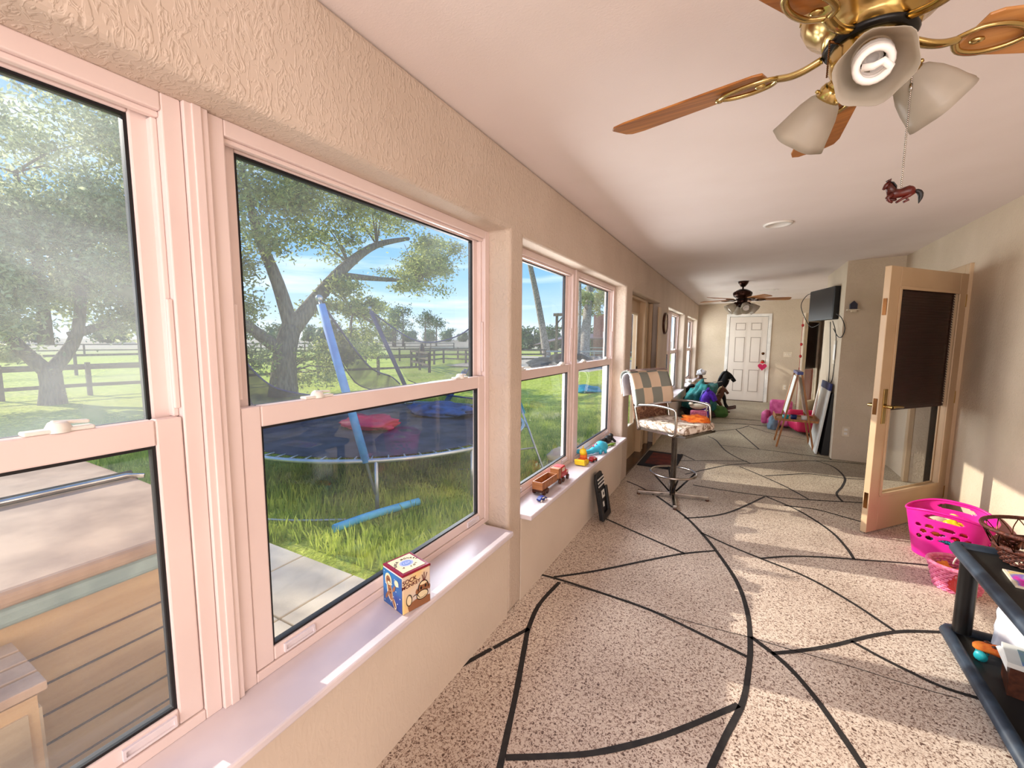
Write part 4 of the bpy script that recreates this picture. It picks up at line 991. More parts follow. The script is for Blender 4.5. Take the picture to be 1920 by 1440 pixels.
# ---------------------------------------------------------------- rocking horses and far toy corner
def rocking_horse(name, label, loc, rz, s, body, mane, wood, rock=True, cat='rocking horse', parts=True):
    t = thing(name, label, cat, loc, rz, scale=s)
    b = MB()
    b.tube(smooth_path([(-.36, 0, .56), (-.22, 0, .57), (0, 0, .53), (.18, 0, .55), (.30, 0, .60)], 4), [.06, .10, .13, .15, .16, .16, .155, .15, .15, .15, .15, .155, .16, .15, .14, .12, .09], 12)
    b.tube(smooth_path([(.20, 0, .58), (.32, 0, .74), (.36, 0, .90), (.38, 0, .97)], 4), [.13, .125, .12, .115, .11, .105, .1, .092, .085, .08, .075, .07, .06], 12)
    b.tube(smooth_path([(.34, 0, .95), (.44, 0, .90), (.53, 0, .80), (.56, 0, .76)], 3), [.065, .072, .07, .064, .056, .05, .046, .045, .044, .035], 12)
    for q in (-1, 1):
        b.tube([(.36, q * .035, .99), (.365, q * .045, 1.07)], [.022, .004], 6)
        b.tube(smooth_path([(.22, q * .08, .50), (.34, q * .09, .34), (.37, q * .1, .20), (.42, q * .1, .10)], 3), [.07, .065, .055, .045, .035, .03, .028, .028, .03, .035], 8)
        b.tube(smooth_path([(-.28, q * .08, .52), (-.26, q * .09, .36), (-.38, q * .1, .24), (-.38, q * .1, .10)], 3), [.085, .08, .07, .05, .04, .034, .03, .03, .03, .035], 8)
    b.build('body', body, t)
    m = MB(); m.tube(smooth_path([(.40, 0, 1.0), (.30, 0, .98), (.23, 0, .86), (.17, 0, .70)], 4), [.02, .035, .04, .045, .05, .05, .05, .05, .05, .045, .04, .035, .02], 8, flat=.6); m.build('mane', mane, t)
    m = MB(); m.tube(smooth_path([(-.36, 0, .60), (-.48, 0, .58), (-.54, 0, .42), (-.52, 0, .24)], 4), [.03, .04, .045, .05, .055, .06, .06, .06, .055, .05, .04, .03, .01], 8); m.build('tail', mane, t)
    if rock:
        for q in (-1, 1):
            m = MB(); P = []
            for k in range(21):
                x = -.62 + 1.24 * k / 20; P.append((x, q * .14, .035 + .24 * (x / .62) ** 2 * .38))
            for k in range(20): m.bar(P[k], P[k + 1], .035, .05)
            m.build('rocker', wood, t)
        m = MB()
        for x in (-.35, 0, .4): m.bb(x - .02, x + .02, -.13, .13, .05, .075)
        m.build('crossbar', wood, t)
        m = MB(); m.tube([(.35, 0, .93), (.46, .045, .85), (.52, 0, .84), (.46, -.045, .85), (.35, 0, .93)], .006, 6).tube([(.5, .045, .83), (.25, .10, .75), (.06, .06, .72)], .006, 6).tube([(.5, -.045, .83), (.25, -.10, .75), (.06, -.06, .72)], .006, 6).build('bridle', mat('bridle', (190, 170, 150), .5), t)
        m = MB(); m.lathe([(0, .12), (.09, .12), (.14, .06), (.165, -.02), (.155, -.02)], (-.03, 0, .585), n=16, sx=1.1).build('saddle', K['woodd'], t)
    return t
rocking_horse('rocking_horse', 'large black rocking horse with pale bridle near the far door', (-.56, 9.80, 0), 0, .82, mat('black_horse', (10, 8, 8), .6, spec=.15), K['blackh'], K['woodd'])
rocking_horse('rocking_horse', 'smaller brown rocking horse in front of the black one', (-.50, 9.25, 0), math.radians(12), .55, mat('brown_horse', (90, 50, 30), .6), mat('cream_mane', (206, 180, 140), .8), K['woodd'])
o = crumple('beanbag', (-.72, 8.9, .18), (.52, .95, .50), K['tealf'], 12, n=22, amp=.4); o.rotation_euler = (.05, .35, -.1); tag(o, 'big teal fabric sack slumped below the far windowsill', 'bag')
o = crumple('toy_pile', (-.66, 8.85, 0), (.50, .9, .24), mat('dark_toys', (48, 24, 28), .8, c2=(20, 14, 18), nscale=12), 31, n=18, amp=.5); tag(o, 'dark heap of toys on floor under the teal sack', 'toys')
o = crumple('green_cushion', (-.35, 9.05, 0), (.36, .3, .22), mat('green_cush', (70, 110, 50), .8), 14, amp=.2); tag(o, 'dark green cushion on floor beside the brown rocking horse', 'cushion')
ph = thing('stick_horse', 'bright purple plush horse head on a stick leaning by toys', 'toy', (-.52, 8.35, 0), math.radians(-10))
b = MB(); b.tube(smooth_path([(0, 0, .22), (-.02, 0, .38), (.03, 0, .50), (.10, 0, .46), (.15, 0, .38)], 4), [.07, .075, .08, .085, .085, .085, .085, .08, .08, .075, .07, .065, .06, .055, .05, .045, .04], 12); b.build('head', K['purple'], ph)
b = MB(); b.tube([(.0, 0, .0), (0, 0, .25)], .05, 10); b.build('stick_sleeve', K['purple'], ph)
for q in (-1, 1): MB().tube([(.02, q * .04, .55), (.02, q * .05, .62)], [.025, .006], 8).build('ear', K['purple'], ph)
b = MB(); b.tube([(.06, 0, .58), (-.05, 0, .54), (-.09, 0, .40), (-.08, 0, .28)], [.03, .045, .05, .03], 8, flat=.6).build('mane', K['blue'], ph)
# toddler ride-on, ball and neighbours in front of the sack
ro = thing('ride_on_toy', 'small ride-on toy with cream saddle and pink and orange body', 'toy', (-.62, 7.95, 0), math.radians(20))
b = MB(); b.ball((0, 0, .32), (.14, .07, .05), 14); b.ball((-.12, 0, .36), (.04, .06, .03), 10); b.build('seat', K['cream'], ro)
b = MB(); b.bb(-.12, .14, -.06, .06, .14, .25); b.build('body', K['pinkl'], ro, bevel=.03, seg=3)
b = MB(); b.tube([(-.1, .1, .06), (0, 0, .2), (.12, -.1, .06)], .022, 8).tube([(-.1, -.1, .06), (0, 0, .2), (.12, .1, .06)], .022, 8); b.build('frame', K['orange'], ro)
for x, q in ((-.12, -.11), (-.12, .11), (.14, -.11), (.14, .11)): b = MB(); wheel(b, (x, q, .05), .05, .035); b.build('wheel', K['white'], ro)
b = MB(); b.tube([(.13, 0, .2), (.15, 0, .36)], .014, 8).tube([(.15, -.09, .37), (.15, .09, .37)], .014, 8); b.build('handlebar', K['white'], ro)
o = MB().ball((0, 0, .06), .06, 18).build('ball', K['green'], loc=(-.52, 7.55, 0)); tag(o, 'green ball on floor behind the stool armrest', 'ball')
o = MB().lathe([(0, 0), (.03, 0), (.032, .1), (.02, .16), (.012, .22), (.03, .225), (.03, .24), (0, .24)], n=16).build('bottle', K['white'], loc=(-.50, 8.12, 0)); tag(o, 'white upright pump-top bottle among toys left of purple horse', 'bottle')
o = crumple('plush_toy', (-.66, 7.6, 0), (.22, .2, .16), mat('dark_plush', (50, 40, 40), .9), 22); tag(o, 'dark plush lump on floor beside the green ball', 'toy')
# things on the far sill
o = crumple('crumpled_paper', (-1.03, 10.3, .5), (.12, .2, .09), K['paper'], 17, amp=.5); tag(o, 'crumpled white paper heap on the far windowsill', 'paper')
o = MB().lathe([(.16, 0), (.155, .006), (.07, .01), (.06, .06), (.03, .075), (0, .07)], n=22, sx=.8).build('hat', K['woodd'], loc=(-.75, 9.75, .66)); tag(o, 'brown brimmed hat resting on the teal sack', 'hat')
o = crumple('white_hat', (-.74, 9.80, .735), (.18, .22, .12), K['cloth'], 19, amp=.3); tag(o, 'white cloth cap on top of the brown hat', 'hat')
# ---------------------------------------------------------------- laundry basket with cut-out holes
lb = thing('laundry_basket', 'hot pink plastic laundry basket with oval holes full of toys', 'basket', (1.30, 3.84, 0), math.radians(-28))
nu, nv = 192, 60; vs = []; fs = []
def rimz(a): return .30 + .045 * max(0, abs(sin(a)) ** 2.5)
rx0, ry0, rx1, ry1 = .165, .135, .215, .18
def bpnt(u, v):
    a = 2 * PI * u; z = v * rimz(a); ex = .75
    x = abs(cos(a)) ** ex * (1 if cos(a) >= 0 else -1); y = abs(sin(a)) ** ex * (1 if sin(a) >= 0 else -1)
    return ((rx0 + (rx1 - rx0) * v) * x, (ry0 + (ry1 - ry0) * v) * y, z)
for j in range(nv + 1):
    for i in range(nu): vs.append(bpnt(i / nu, j / nv))
holes = []
for side in (.25, .75):
    holes.append((side, .88, .055, .055))
    for r_i, z in enumerate((.68, .56, .44)):
        for k in range(4): holes.append((side - .075 + .05 * k + (.012 if r_i % 2 else -.012), z, .017, .038))
for side in (0, .5):
    for k in range(5): holes.append((side + .035 * cos(k * 1.257), .52 + .11 * sin(k * 1.257), .013, .042))
    for k in range(5): holes.append((side + .035 * cos(k * 1.257 + .6), .27 + .08 * sin(k * 1.257 + .6), .011, .03))
def inh(u, v):
    for a, b_, c_, d in holes:
        du = (u - a + .5) % 1 - .5
        if (du / c_) ** 2 + ((v - b_) / d) ** 2 < 1: return True
    return False
for j in range(nv):
    for i in range(nu):
        if not inh((i + .5) / nu, (j + .5) / nv): fs.append((j * nu + i, j * nu + (i + 1) % nu, (j + 1) * nu + (i + 1) % nu, (j + 1) * nu + i))
b = MB().add(vs, fs, 0, True); b.add([vs[i] for i in range(nu)], [tuple(reversed(range(nu)))])
b.build('basket_shell', K['pink'], lb, solid=.004)
b = MB(); b.tube([bpnt(i / 64, 1.0) for i in range(64)], .008, 8, closed=True); b.build('rim', K['pink'], lb)
toyc = [K['orange'], K['yellow'], K['red'], K['sky'], K['pinkl'], K['wood'], K['magenta'], K['purple']]
labs = ['orange', 'yellow', 'dark red', 'sky blue', 'pale pink', 'tan', 'magenta', 'purple']
pos = [(-.10, -.05, .17), (.03, .05, .19), (.12, -.06, .16), (-.02, -.08, .08), (.10, .05, .06), (-.12, .05, .08), (.0, .0, .13), (.13, .0, .10)]
Rlb = M_rot('Z', math.radians(-28))
for k in range(8):
    p = Rlb @ Vector(pos[k]); o = crumple('toy_in_basket', (1.30 + p.x * .75, 3.84 + p.y * .75, p.z - .03), (.13, .10, .11), toyc[k], 40 + k, n=12, amp=.4)
    tag(o, labs[k] + ' toy lump inside the hot pink laundry basket', 'toy', 'toys in the pink laundry basket')
dl = thing('doll', 'cream soft doll lying on top in the pink laundry basket', 'doll', (1.26, 3.90, .20), .4)
MB().ball((0, 0, .02), (.07, .045, .035), 12).ball((.085, 0, .035), .035, 12).tube([(-.05, .02, .02), (-.13, .05, .01)], [.018, .012], 8).tube([(-.05, -.02, .02), (-.13, -.04, .01)], [.018, .012], 8).build('doll_body', K['cream'], dl)
MB().ball((.10, 0, .05), (.03, .034, .028), 10).build('hair', mat('doll_hair', (240, 206, 120), .8), dl)
# ---------------------------------------------------------------- woven baskets
def woven(t, rx, ry, h, m, rows, n=40, k0=.72, part='basket_weave'):
    b = MB()
    for j in range(rows):
        v = j / (rows - 1); q = k0 + (1 - k0) * v; P = []
        for i in range(n):
            a = 2 * PI * i / n; w = .006 * (1 if (i + j) % 2 else -1); P.append(((rx * q + w) * cos(a), (ry * q + w) * sin(a), .006 + v * h))
        b.tube(P, h / rows * .62, 5, closed=True)
    b.lathe([(0, .004), (rx * k0, .004)], n=n, sy=ry / rx)
    b.build(part, m, t)
    b = MB(); b.tube([(rx * 1.04 * cos(2 * PI * i / 32), ry * 1.04 * sin(2 * PI * i / 32), h + .008) for i in range(32)], .012, 8, closed=True); b.build('rim', m, t)
wb_ = thing('wicker_basket', 'pale pink wicker basket on floor between laundry basket and table', 'basket', (1.20, 3.36, 0), .3)
woven(wb_, .135, .115, .145, K['pinkl'], 11)
MB().tube([(.02 + .05 * cos(t * PI / 10), .0, .15 + .06 * sin(t * PI / 10)) for t in range(11)], .004, 6).build('handle_loop', K['white'], wb_)
for k, (dx, dy, m, l) in enumerate(((-.06, .03, K['orange'], 'orange'), (.02, -.02, K['yellow'], 'amber'), (.06, .03, K['cloth'], 'white'), (-.02, -.07, K['red'], 'red'))):
    o = crumple('toy_in_basket', (1.20 + dx, 3.34 + dy, .03), (.10, .09, .12), m, 60 + k, n=10); tag(o, l + ' toy piece inside the pale pink wicker basket', 'toy', 'toys in the wicker basket')
# ---------------------------------------------------------------- slate table with lower shelf
tbx = thing('side_table', 'dark slate table with raised edge and lower shelf at right', 'table', (.955, 2.74, 0), math.radians(-3))
x1, y0 = .60, -1.25
b = MB(); b.bb(.02, x1, y0, -.01, .455, .485); b.build('table_top', K['tblb'], tbx)
def lip(z): 
    m = MB(); m.tube([(.0, y0, z), (.0, -.02, z), (.012, -.004, z), (.03, 0, z), (x1, 0, z)], .026, 12, flat=1.0); return m
lip(.482).build('top_edge', K['tbl'], tbx)
b = MB(); b.bb(.02, x1, y0, -.01, .035, .058); b.build('shelf', K['tblb'], tbx)
lip(.058).build('shelf_edge', K['tbl'], tbx)
for x, y in ((.045, -.045), (x1 - .03, -.045), (.045, y0 + .05), (x1 - .03, y0 + .05)):
    MB().lathe([(.0, 0), (.034, 0), (.034, .03)], (x, y, 0), n=16).lathe([(.034, .085), (.034, .455)], (x, y, 0), n=16).build('leg', K['blackm'], tbx)
# things on the table
wkt = .4855
wb3 = thing('wire_basket', 'dark woven basket with scalloped wire rim on the slate table', 'basket', (1.20, 2.645, wkt + .004), math.radians(20))
woven(wb3, .155, .115, .07, K['wicker'], 8, k0=.8)
b = MB(); RX, RY = .205, .165
b.tube([(RX * cos(2 * PI * i / 40), RY * sin(2 * PI * i / 40), .155) for i in range(40)], .009, 8, closed=True); b.build('wire_rim', K['wicker'], wb3)
b = MB()
for i in range(16):
    a0 = 2 * PI * i / 16; a1 = 2 * PI * (i + .5) / 16; a2 = 2 * PI * (i + 1) / 16
    for a in (a0, a2): b.tube(smooth_path([(.17 * cos(a), .134 * sin(a), .078), (.186 * cos((a * 2 + a1) / 3), .15 * sin((a * 2 + a1) / 3), .112), (RX * cos(a1), RY * sin(a1), .15)], 3), .0022, 5)
b.build('wire_scallops', K['brassd'], wb3)
for k, (dx, dy, m, l) in enumerate(((-.05, -.05, K['cream'], 'cream'), (.05, -.04, mat('khaki', (150, 130, 70), .6), 'khaki'), (.0, .06, K['woodd'], 'dark brown'))):
    o = crumple('basket_trinket', (1.20 + dx, 2.645 + dy, wkt + .02), (.13, .09, .07), m, 70 + k, n=10); tag(o, l + ' piece lying inside the dark wire basket', 'trinket', 'pieces in the wire basket')
m_, nt, out = newmat('comic_print'); bb_ = N(nt, 'ShaderNodeBsdfPrincipled', i_Roughness=.3); tc = N(nt, 'ShaderNodeTexCoord'); v = N(nt, 'ShaderNodeTexNoise', i_Scale=14.0, i_Detail=3.0); nt.links.new(tc.outputs['Object'], v.inputs['Vector'])
rr = ramp(nt, [(.3, rgb(150, 40, 120)), (.42, rgb(210, 60, 170)), (.5, rgb(120, 120, 190)), (.6, rgb(220, 200, 130)), (.7, rgb(170, 40, 50))]); nt.links.new(v.outputs['Fac'], rr.inputs['Fac']); nt.links.new(rr.outputs[0], bb_.inputs['Base Color']); nt.links.new(bb_.outputs[0], out.inputs['Surface'])
pz = thing('picture_puzzle', 'colourful purple and red picture board lying on the slate table', 'puzzle', (1.165, 2.44, wkt), math.radians(-8))
MB().bb(-.14, .20, -.09, .07, 0, .008).build('board', K['cream'], pz, bevel=.001); MB().bb(-.132, .192, -.082, .062, .008, .0095).build('picture', m_, pz)
# things on the shelf
sz = .0585
o = crumple('cloth_bag', (1.21, 2.61, sz), (.26, .20, .36), K['cloth'], 81, n=24, amp=.25); tag(o, 'white crumpled cloth bag filling the table lower shelf', 'bag')
o = crumple('dark_shoe', (1.30, 2.38, sz), (.22, .16, .10), K['woodd'], 83, amp=.3); tag(o, 'dark brown bundle behind the giraffe-spotted toy car', 'bundle')
gc = thing('toy_car', 'orange toy car with brown spots and teal wheels on shelf', 'toy', (1.05, 2.53, sz), math.radians(-25), scale=.85)
b = MB(); b.tube(smooth_path([(-.08, 0, .055), (-.03, 0, .065), (.03, 0, .07), (.09, 0, .05)], 4), [.012, .022, .028, .03, .03, .03, .032, .034, .034, .03, .026, .02, .01], 12, flat=.8); b.build('car_body', K['orange'], gc)
b = MB()
for x, y in ((-.03, .012), (.02, .01), (.055, .014), (0, -.014)): b.ball((x, y, .089), (.016, .010, .007), 8)
b.build('spots', K['woodd'], gc)
for x in (-.045, .055):
    for q in (-1, 1): b = MB(); wheel(b, (x, q * .032, .026), .026, .02); b.build('wheel', K['teal'], gc)
bk = thing('picture_book', 'open white picture book propped against box on the shelf', 'book', (1.05, 2.36, sz), math.radians(-15))
b = MB(); b.prism([(-.06, .06, .13), (-.052, .06, .135), (-.0, -.05, .135), (-.01, -.05, .03), (-.015, .05, .05)], (.004, 0, .004)).bb(-.04, .16, -.06, .10, .12, .14); b.build('book_block', K['paper'], bk, bevel=.002)
b = MB(); b.bb(.0, .14, -.05, .07, .14, .1415); b.build('picture', mat('picture_green', (130, 170, 90), .5, c2=(70, 110, 190), nscale=7), bk)
MB().bb(-.03, .16, -.055, .10, 0, .119).build('box', K['woodd'], None, loc=(1.05, 2.36, sz)); bpy.data.objects['box'].rotation_euler = (0, 0, math.radians(-15)); tag(bpy.data.objects['box'], 'brown box under the open picture book on the shelf', 'box')
# ================================================================ outdoors
G = -.2
gm = MB(); n = 60; vs = []; 
xs = [-1.25 - 420 * (i / n) ** 3 for i in range(n + 1)]; ys = [-60 + 560 * (j / n) ** 1.6 for j in range(n + 1)]
def gz(x, y):
    d = -x - 1.3
    return G - .10 * min(1, max(0, (d - 6) / 20)) + .05 * mnoise.noise(Vector((x * .25, y * .25, 0))) * min(1, max(0, (d - 2) / 4))
for i in range(n + 1):
    for j in range(n + 1): vs.append((xs[i], ys[j], gz(xs[i], ys[j])))
gm.add(vs, [(i * (n + 1) + j, i * (n + 1) + j + 1, (i + 1) * (n + 1) + j + 1, (i + 1) * (n + 1) + j) for i in range(n) for j in range(n)], 0, True)
gm.quad((-1.25, -60, G), (60, -60, G), (60, -4, G), (-1.25, -4, G)).quad((-1.25, 12.2, G), (60, 12.2, G), (60, 500, G), (-1.25, 500, G)).quad((4.3, -4, G), (60, -4, G), (60, 12.2, G), (4.3, 12.2, G))
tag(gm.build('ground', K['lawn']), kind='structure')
# grass blades near the house
b = MB(); rnd = random.Random(3); vs = []; fs = []
for k in range(42000):
    x = -1.35 - 6.5 * rnd.random() ** 1.4; y = 1.9 + 7.5 * rnd.random() ** 1.2
    if x > -3.2 and y < 2.05: continue
    cl = mnoise.noise(Vector((x * 1.8, y * 1.8, 5)))
    h = (.07 + .10 * rnd.random()) * (1 + .9 * cl) * (1.0 if y < 6 else .7); a = rnd.random() * 6.28; w = .006 + .004 * rnd.random(); lx = (rnd.random() - .5) * .09; ly = (rnd.random() - .5) * .09
    z = gz(x, y); i = len(vs)
    vs += [(x - w * cos(a), y - w * sin(a), z), (x + w * cos(a), y + w * sin(a), z), (x + lx * .5, y + ly * .5, z + h * .7), (x + lx, y + ly, z + h)]
    fs += [(i, i + 1, i + 2), (i + 2, i + 1, i + 3)]
b.add(vs, fs); o = b.build('lawn_grass', K['blade_g']); tag(o, 'long green grass blades growing around the trampoline outside', 'grass', kind='stuff')
# pavers
pv = thing('paving', 'pale square concrete pavers outside the near window', 'paving', (-2.3, 1.4, G))
for i in range(4):
    for j in range(2):
        y1 = 1.90 - j * .53; xa = -3.30 + i * .525 + 2.3; MB().bb(xa, xa + .513, y1 - .52 - 1.4, y1 - 1.4, 0, .05).build('paver', K['paver'], pv, bevel=.006)
# hot tub
ht = thing('hot_tub', 'hot tub with folded tan cover and plank siding outside left window', 'hot tub', (-2.6, -.1, G))
z = -G
b = MB(); b.bb(-.82, .72, -1.05, .98, .02, .60 + z); b.build('siding', K['tubside'], ht)
b = MB()
for k in range(7): b.bb(.7201, .724, -1.05, .985, .06 + .10 * k, .066 + .10 * k)
b.build('plank_gap', K['woodd'], ht)
b = MB(); b.bb(-.84, .745, -1.07, 1.0, .60 + z, .665 + z); b.build('rim', K['tubrim'], ht, bevel=.02, seg=3)
b = MB(); b.bb(-.86, -.14, -1.09, 1.05, .665 + z, .735 + z); b.build('cover_half', K['tubcov'], ht, bevel=.025, seg=3)
b = MB(); b.prism([(-.12, -1.09, .665 + z), (.76, -1.09, .665 + z), (.76, -1.09, .72 + z), (-.12, -1.09, .745 + z)], (0, 2.13, 0)); b.build('cover_half', K['tubcov'], ht, bevel=.02, seg=3)
b = MB(); b.bb(-.15, -.11, -1.09, 1.05, .68 + z, .752 + z); b.tube([(-.15, -1.08, .757 + z), (-.15, 1.04, .757 + z)], .014, 8); b.build('cover_hinge', K['blackp'], ht)
b = MB(); b.tube([(-.10, -1.08, .762 + z), (-.10, 1.0, .762 + z), (-.06, 1.06, .75 + z)], .013, 8); b.build('hinge_strip', K['steel'], ht)
b = MB(); b.tube([(.5, -.1, .752 + z), (.53, -.1, .77 + z), (.5, .0, .752 + z)], .007, 6); b.build('cover_handle', K['blackp'], ht)
sp_ = thing('tub_steps', 'tan slatted steps standing against the hot tub side', 'steps', (-1.62, .0, G))
for k in range(4): MB().bb(-.22 + .075 * k, -.155 + .075 * k, -.6, .32, .74, .765).build('tread_slat', K['tubcov'], sp_, bevel=.003)
MB().bb(-.21, .07, -.58, .30, 0, .738).build('step_body', K['tubside'], sp_); MB().bb(.0701, .076, -.56, .28, .05, .70).bb(-.21, .07, .3001, .306, .05, .70).build('step_panel', K['deck'], sp_)
# outer window rail seen through the lower pane
o = MB().tube([(-1.235, -2.3, .495), (-1.235, 1.84, .495)], .012, 10).bb(-1.275, -1.213, -2.39, 1.84, .474, .487).build('trim_20', K['galv']); tag(o, kind='structure')
# ---------------------------------------------------------------- trampoline
TC = Vector((-4.03, 4.03, 0)); TR = 1.78; th = .36 - G
tp = thing('trampoline', 'round trampoline with dark mat and galvanised frame on the lawn', 'trampoline', (TC.x, TC.y, G))
b = MB(); b.tube([(TR * cos(k * PI / 36), TR * sin(k * PI / 36), th) for k in range(72)], .022, 8, closed=True); b.build('frame_ring', K['galv'], tp)
b = MB(); b.prism([((TR - .14) * cos(k * PI / 36), (TR - .14) * sin(k * PI / 36), th - .004) for k in range(72)], (0, 0, .006)); b.build('jumping_mat', K['tramp'], tp)
b = MB()
for k in range(72):
    a = k * PI / 36; b.tube([((TR - .15) * cos(a), (TR - .15) * sin(a), th), ((TR - .01) * cos(a), (TR - .01) * sin(a), th + .002)], .009, 5)
b.build('springs', K['galv'], tp)
for k in range(6):
    a = math.radians(-48 + 0 + 60 * k) if k else math.radians(-48.5); x, y = TR * cos(a), TR * sin(a)
    MB().tube([(x, y, .0), (x, y, th)], .019, 8).build('leg', K['galv'], tp)
for a in (-105, -18): MB().tube([(TR * cos(math.radians(a)), TR * sin(math.radians(a)), .0), (TR * cos(math.radians(a)), TR * sin(math.radians(a)), th)], .019, 8).build('leg', K['galv'], tp)
def pole(label, a, b_, m, r, bare=.12, name='net_pole'):
    t = thing(name, label, 'pole', a); d = Vector(b_) - Vector(a)
    MB().tube([d * .0, d], .014, 8).build('steel_tube', K['galv'], t)
    MB().tube([d * bare, d * .97], r, 10).build('foam_sleeve', m, t)
    MB().ball(d, r * .9, 8).build('pole_cap', K['galv'], t)
pole('bright blue foam-covered pole leaning across the near trampoline edge', (-2.85, 2.68, .05), (-3.25, 2.48, 1.80), K['bluefoam'], .036, .17)
pole('thin navy net pole standing at the back of the trampoline', (-4.95, 5.55, .36), (-5.25, 4.92, 1.93), K['navy'], .035, .05)
pole('short curved blue pole end beside the bunched net', (-4.4, 5.75, .36), (-4.1, 5.9, .92), K['bluefoam'], .045, .05)
pole('leaning dark pole left of the thick oak trunk', (-5.65, 3.3, .36), (-6.2, 3.1, 1.7), K['navy'], .02, .05)
def netsheet(label, top, bot, m, k=10):
    T_ = smooth_path(top, k); B_ = smooth_path(bot, k); n = min(len(T_), len(B_)); vs = []; fs = []; R = 8
    for i in range(n):
        for j in range(R + 1):
            t = j / R; p = T_[i].lerp(B_[i], t); p += Vector((0, 0, -.06 * sin(PI * t))); p += Vector((.05 * mnoise.noise(p * 3), .05 * mnoise.noise(p * 3 + Vector((5, 5, 5))), 0)); vs.append(p)
    for i in range(n - 1):
        for j in range(R): fs.append((i * (R + 1) + j, (i + 1) * (R + 1) + j, (i + 1) * (R + 1) + j + 1, i * (R + 1) + j + 1))
    t = thing('safety_net', label, 'net', top[0]); b = MB().add(vs, fs, 0, True); b.build('mesh_net', m, t, off=top[0])
    MB().tube(T_, .012, 6).build('net_cord', K['navy'], t, off=top[0]); MB().tube(B_, .008, 6).build('net_cord', K['blackp'], t, off=top[0])
netsheet('black net sagging between the back poles of the trampoline', [(-5.25, 4.92, 1.90), (-4.7, 5.4, 1.42), (-4.1, 5.75, 1.52), (-3.7, 6.0, 1.95)], [(-5.0, 5.5, .75), (-4.6, 5.6, .62), (-4.2, 5.7, .62), (-3.9, 5.75, .66)], K['netf'])
netsheet('dark bunched net hanging at the right of the trampoline', [(-3.6, 5.95, 1.95), (-3.75, 5.8, 1.3), (-3.95, 5.6, .8)], [(-3.65, 6.05, 1.9), (-3.55, 5.9, 1.0), (-3.3, 5.6, .75)], K['net'])
netsheet('black net drooping from leaning blue pole to back pole', [(-3.25, 2.55, 1.70), (-4.2, 3.9, 1.1), (-4.9, 5.0, .85), (-5.0, 5.3, .7)], [(-3.3, 2.6, 1.45), (-4.4, 3.9, .85), (-4.9, 5.0, .6), (-5.0, 5.3, .5)], K['net'])
netsheet('black net fallen at the left side of the trampoline', [(-5.5, 2.98, 1.45), (-5.5, 3.1, 1.15), (-5.4, 3.4, .80), (-5.2, 3.9, .64)], [(-5.45, 2.9, .6), (-5.4, 3.05, .5), (-5.35, 3.3, .45), (-5.2, 3.8, .44)], K['net'])
netsheet('net heaped over the right part of the trampoline mat', [(-4.9, 5.4, .62), (-4.0, 5.2, .60), (-3.2, 5.3, .55)], [(-4.0, 4.6, .40), (-3.5, 4.7, .40), (-2.9, 4.9, .40)], K['netf'])
o = crumple('blue_tarp', (-3.8, 4.9, .37), (1.0, .7, .16), mat('blue_tarp', (50, 84, 140), .5, c2=(26, 40, 80), nscale=5), 90, n=20, amp=.35); tag(o, 'crumpled navy blue sheet on the right of trampoline mat', 'sheet')
o = crumple('pink_float', (-4.0, 3.7, .37), (.75, .5, .14), K['magenta'], 91, n=16, amp=.4); tag(o, 'deflated magenta toy lying on the trampoline mat', 'toy')
o = MB().tube(smooth_path([(-2.87, 2.24, -.10), (-2.78, 2.6, -.09), (-2.62, 3.0, -.08)], 5), .035, 10).build('pool_noodle', K['bluefoam2']); tag(o, 'light blue foam noodle lying on grass below the trampoline', 'noodle')
o = MB().tube(smooth_path([(-3.9, 2.05, -.15), (-3.4, 2.2, -.13), (-3.0, 2.5, -.15)], 6), .012, 8).build('metal_hoop', K['galv']); tag(o, 'thin bent metal tube half hidden in the grass', 'tube')
o = MB().ball((0, 0, 0), .09, 16).build('ball', K['teal'], loc=(-3.55, 1.98, -.08)); tag(o, 'teal ball on the grass at the paving edge', 'ball')
# ---------------------------------------------------------------- fences
def fence(label, pts, ph, rails, step, m, name='fence', pr=.05):
    t = thing(name, label, 'fence', (pts[0][0], pts[0][1], gz(*pts[0][:2])))
    o = t.location; P = [Vector((x, y, 0)) for x, y in pts]; seq = []
    for i in range(len(P) - 1):
        d = P[i + 1] - P[i]; k = max(1, round(d.length / step))
        for j in range(k): seq.append(P[i] + d * (j / k))
    seq.append(P[-1]); 
    for q in seq:
        z = gz(q.x, q.y); MB().bb(-pr, pr, -pr, pr, -.1, ph).build('post', m, t, loc=(q.x - o.x, q.y - o.y, z - o.z))
    for h in rails:
        b = MB()
        for i in range(len(seq) - 1):
            a, c_ = seq[i], seq[i + 1]; b.bar((a.x - o.x, a.y - o.y, gz(a.x, a.y) - o.z + h), (c_.x - o.x, c_.y - o.y, gz(c_.x, c_.y) - o.z + h), .03, .10)
        b.build('rail', m, t)
fence('grey wooden paddock fence running behind the two garden trees', [(-19, -6), (-17.0, 3.3), (-16.2, 6.5), (-15.7, 11.8), (-13.6, 16.5)], .95, (.30, .80), 2.1, K['rail'])
fence('second wooden paddock fence further out in the field', [(-27, -6), (-26, 10), (-24, 22), (-19, 34)], 1.0, (.45, .9), 2.8, K['rail'])
fence('small square wooden pen beside the brown horse', [(-13.6, 16.5), (-17.0, 19.0), (-18.5, 24.0), (-14.0, 23.0), (-12.0, 27.0)], 1.0, (.35, .65, .95), 2.0, K['rail'])
fence('far thin fence crossing the pasture', [(-52, 5), (-50, 30), (-44, 60)], 1.0, (.5, 1.0), 5, K['rail'], pr=.06)
fence('low pipe fence in front of the open barn', [(-12.0, 27.0), (-9.0, 28.5), (-5.0, 29.5)], .9, (.25, .5, .85), 1.5, K['galv'], pr=.025)
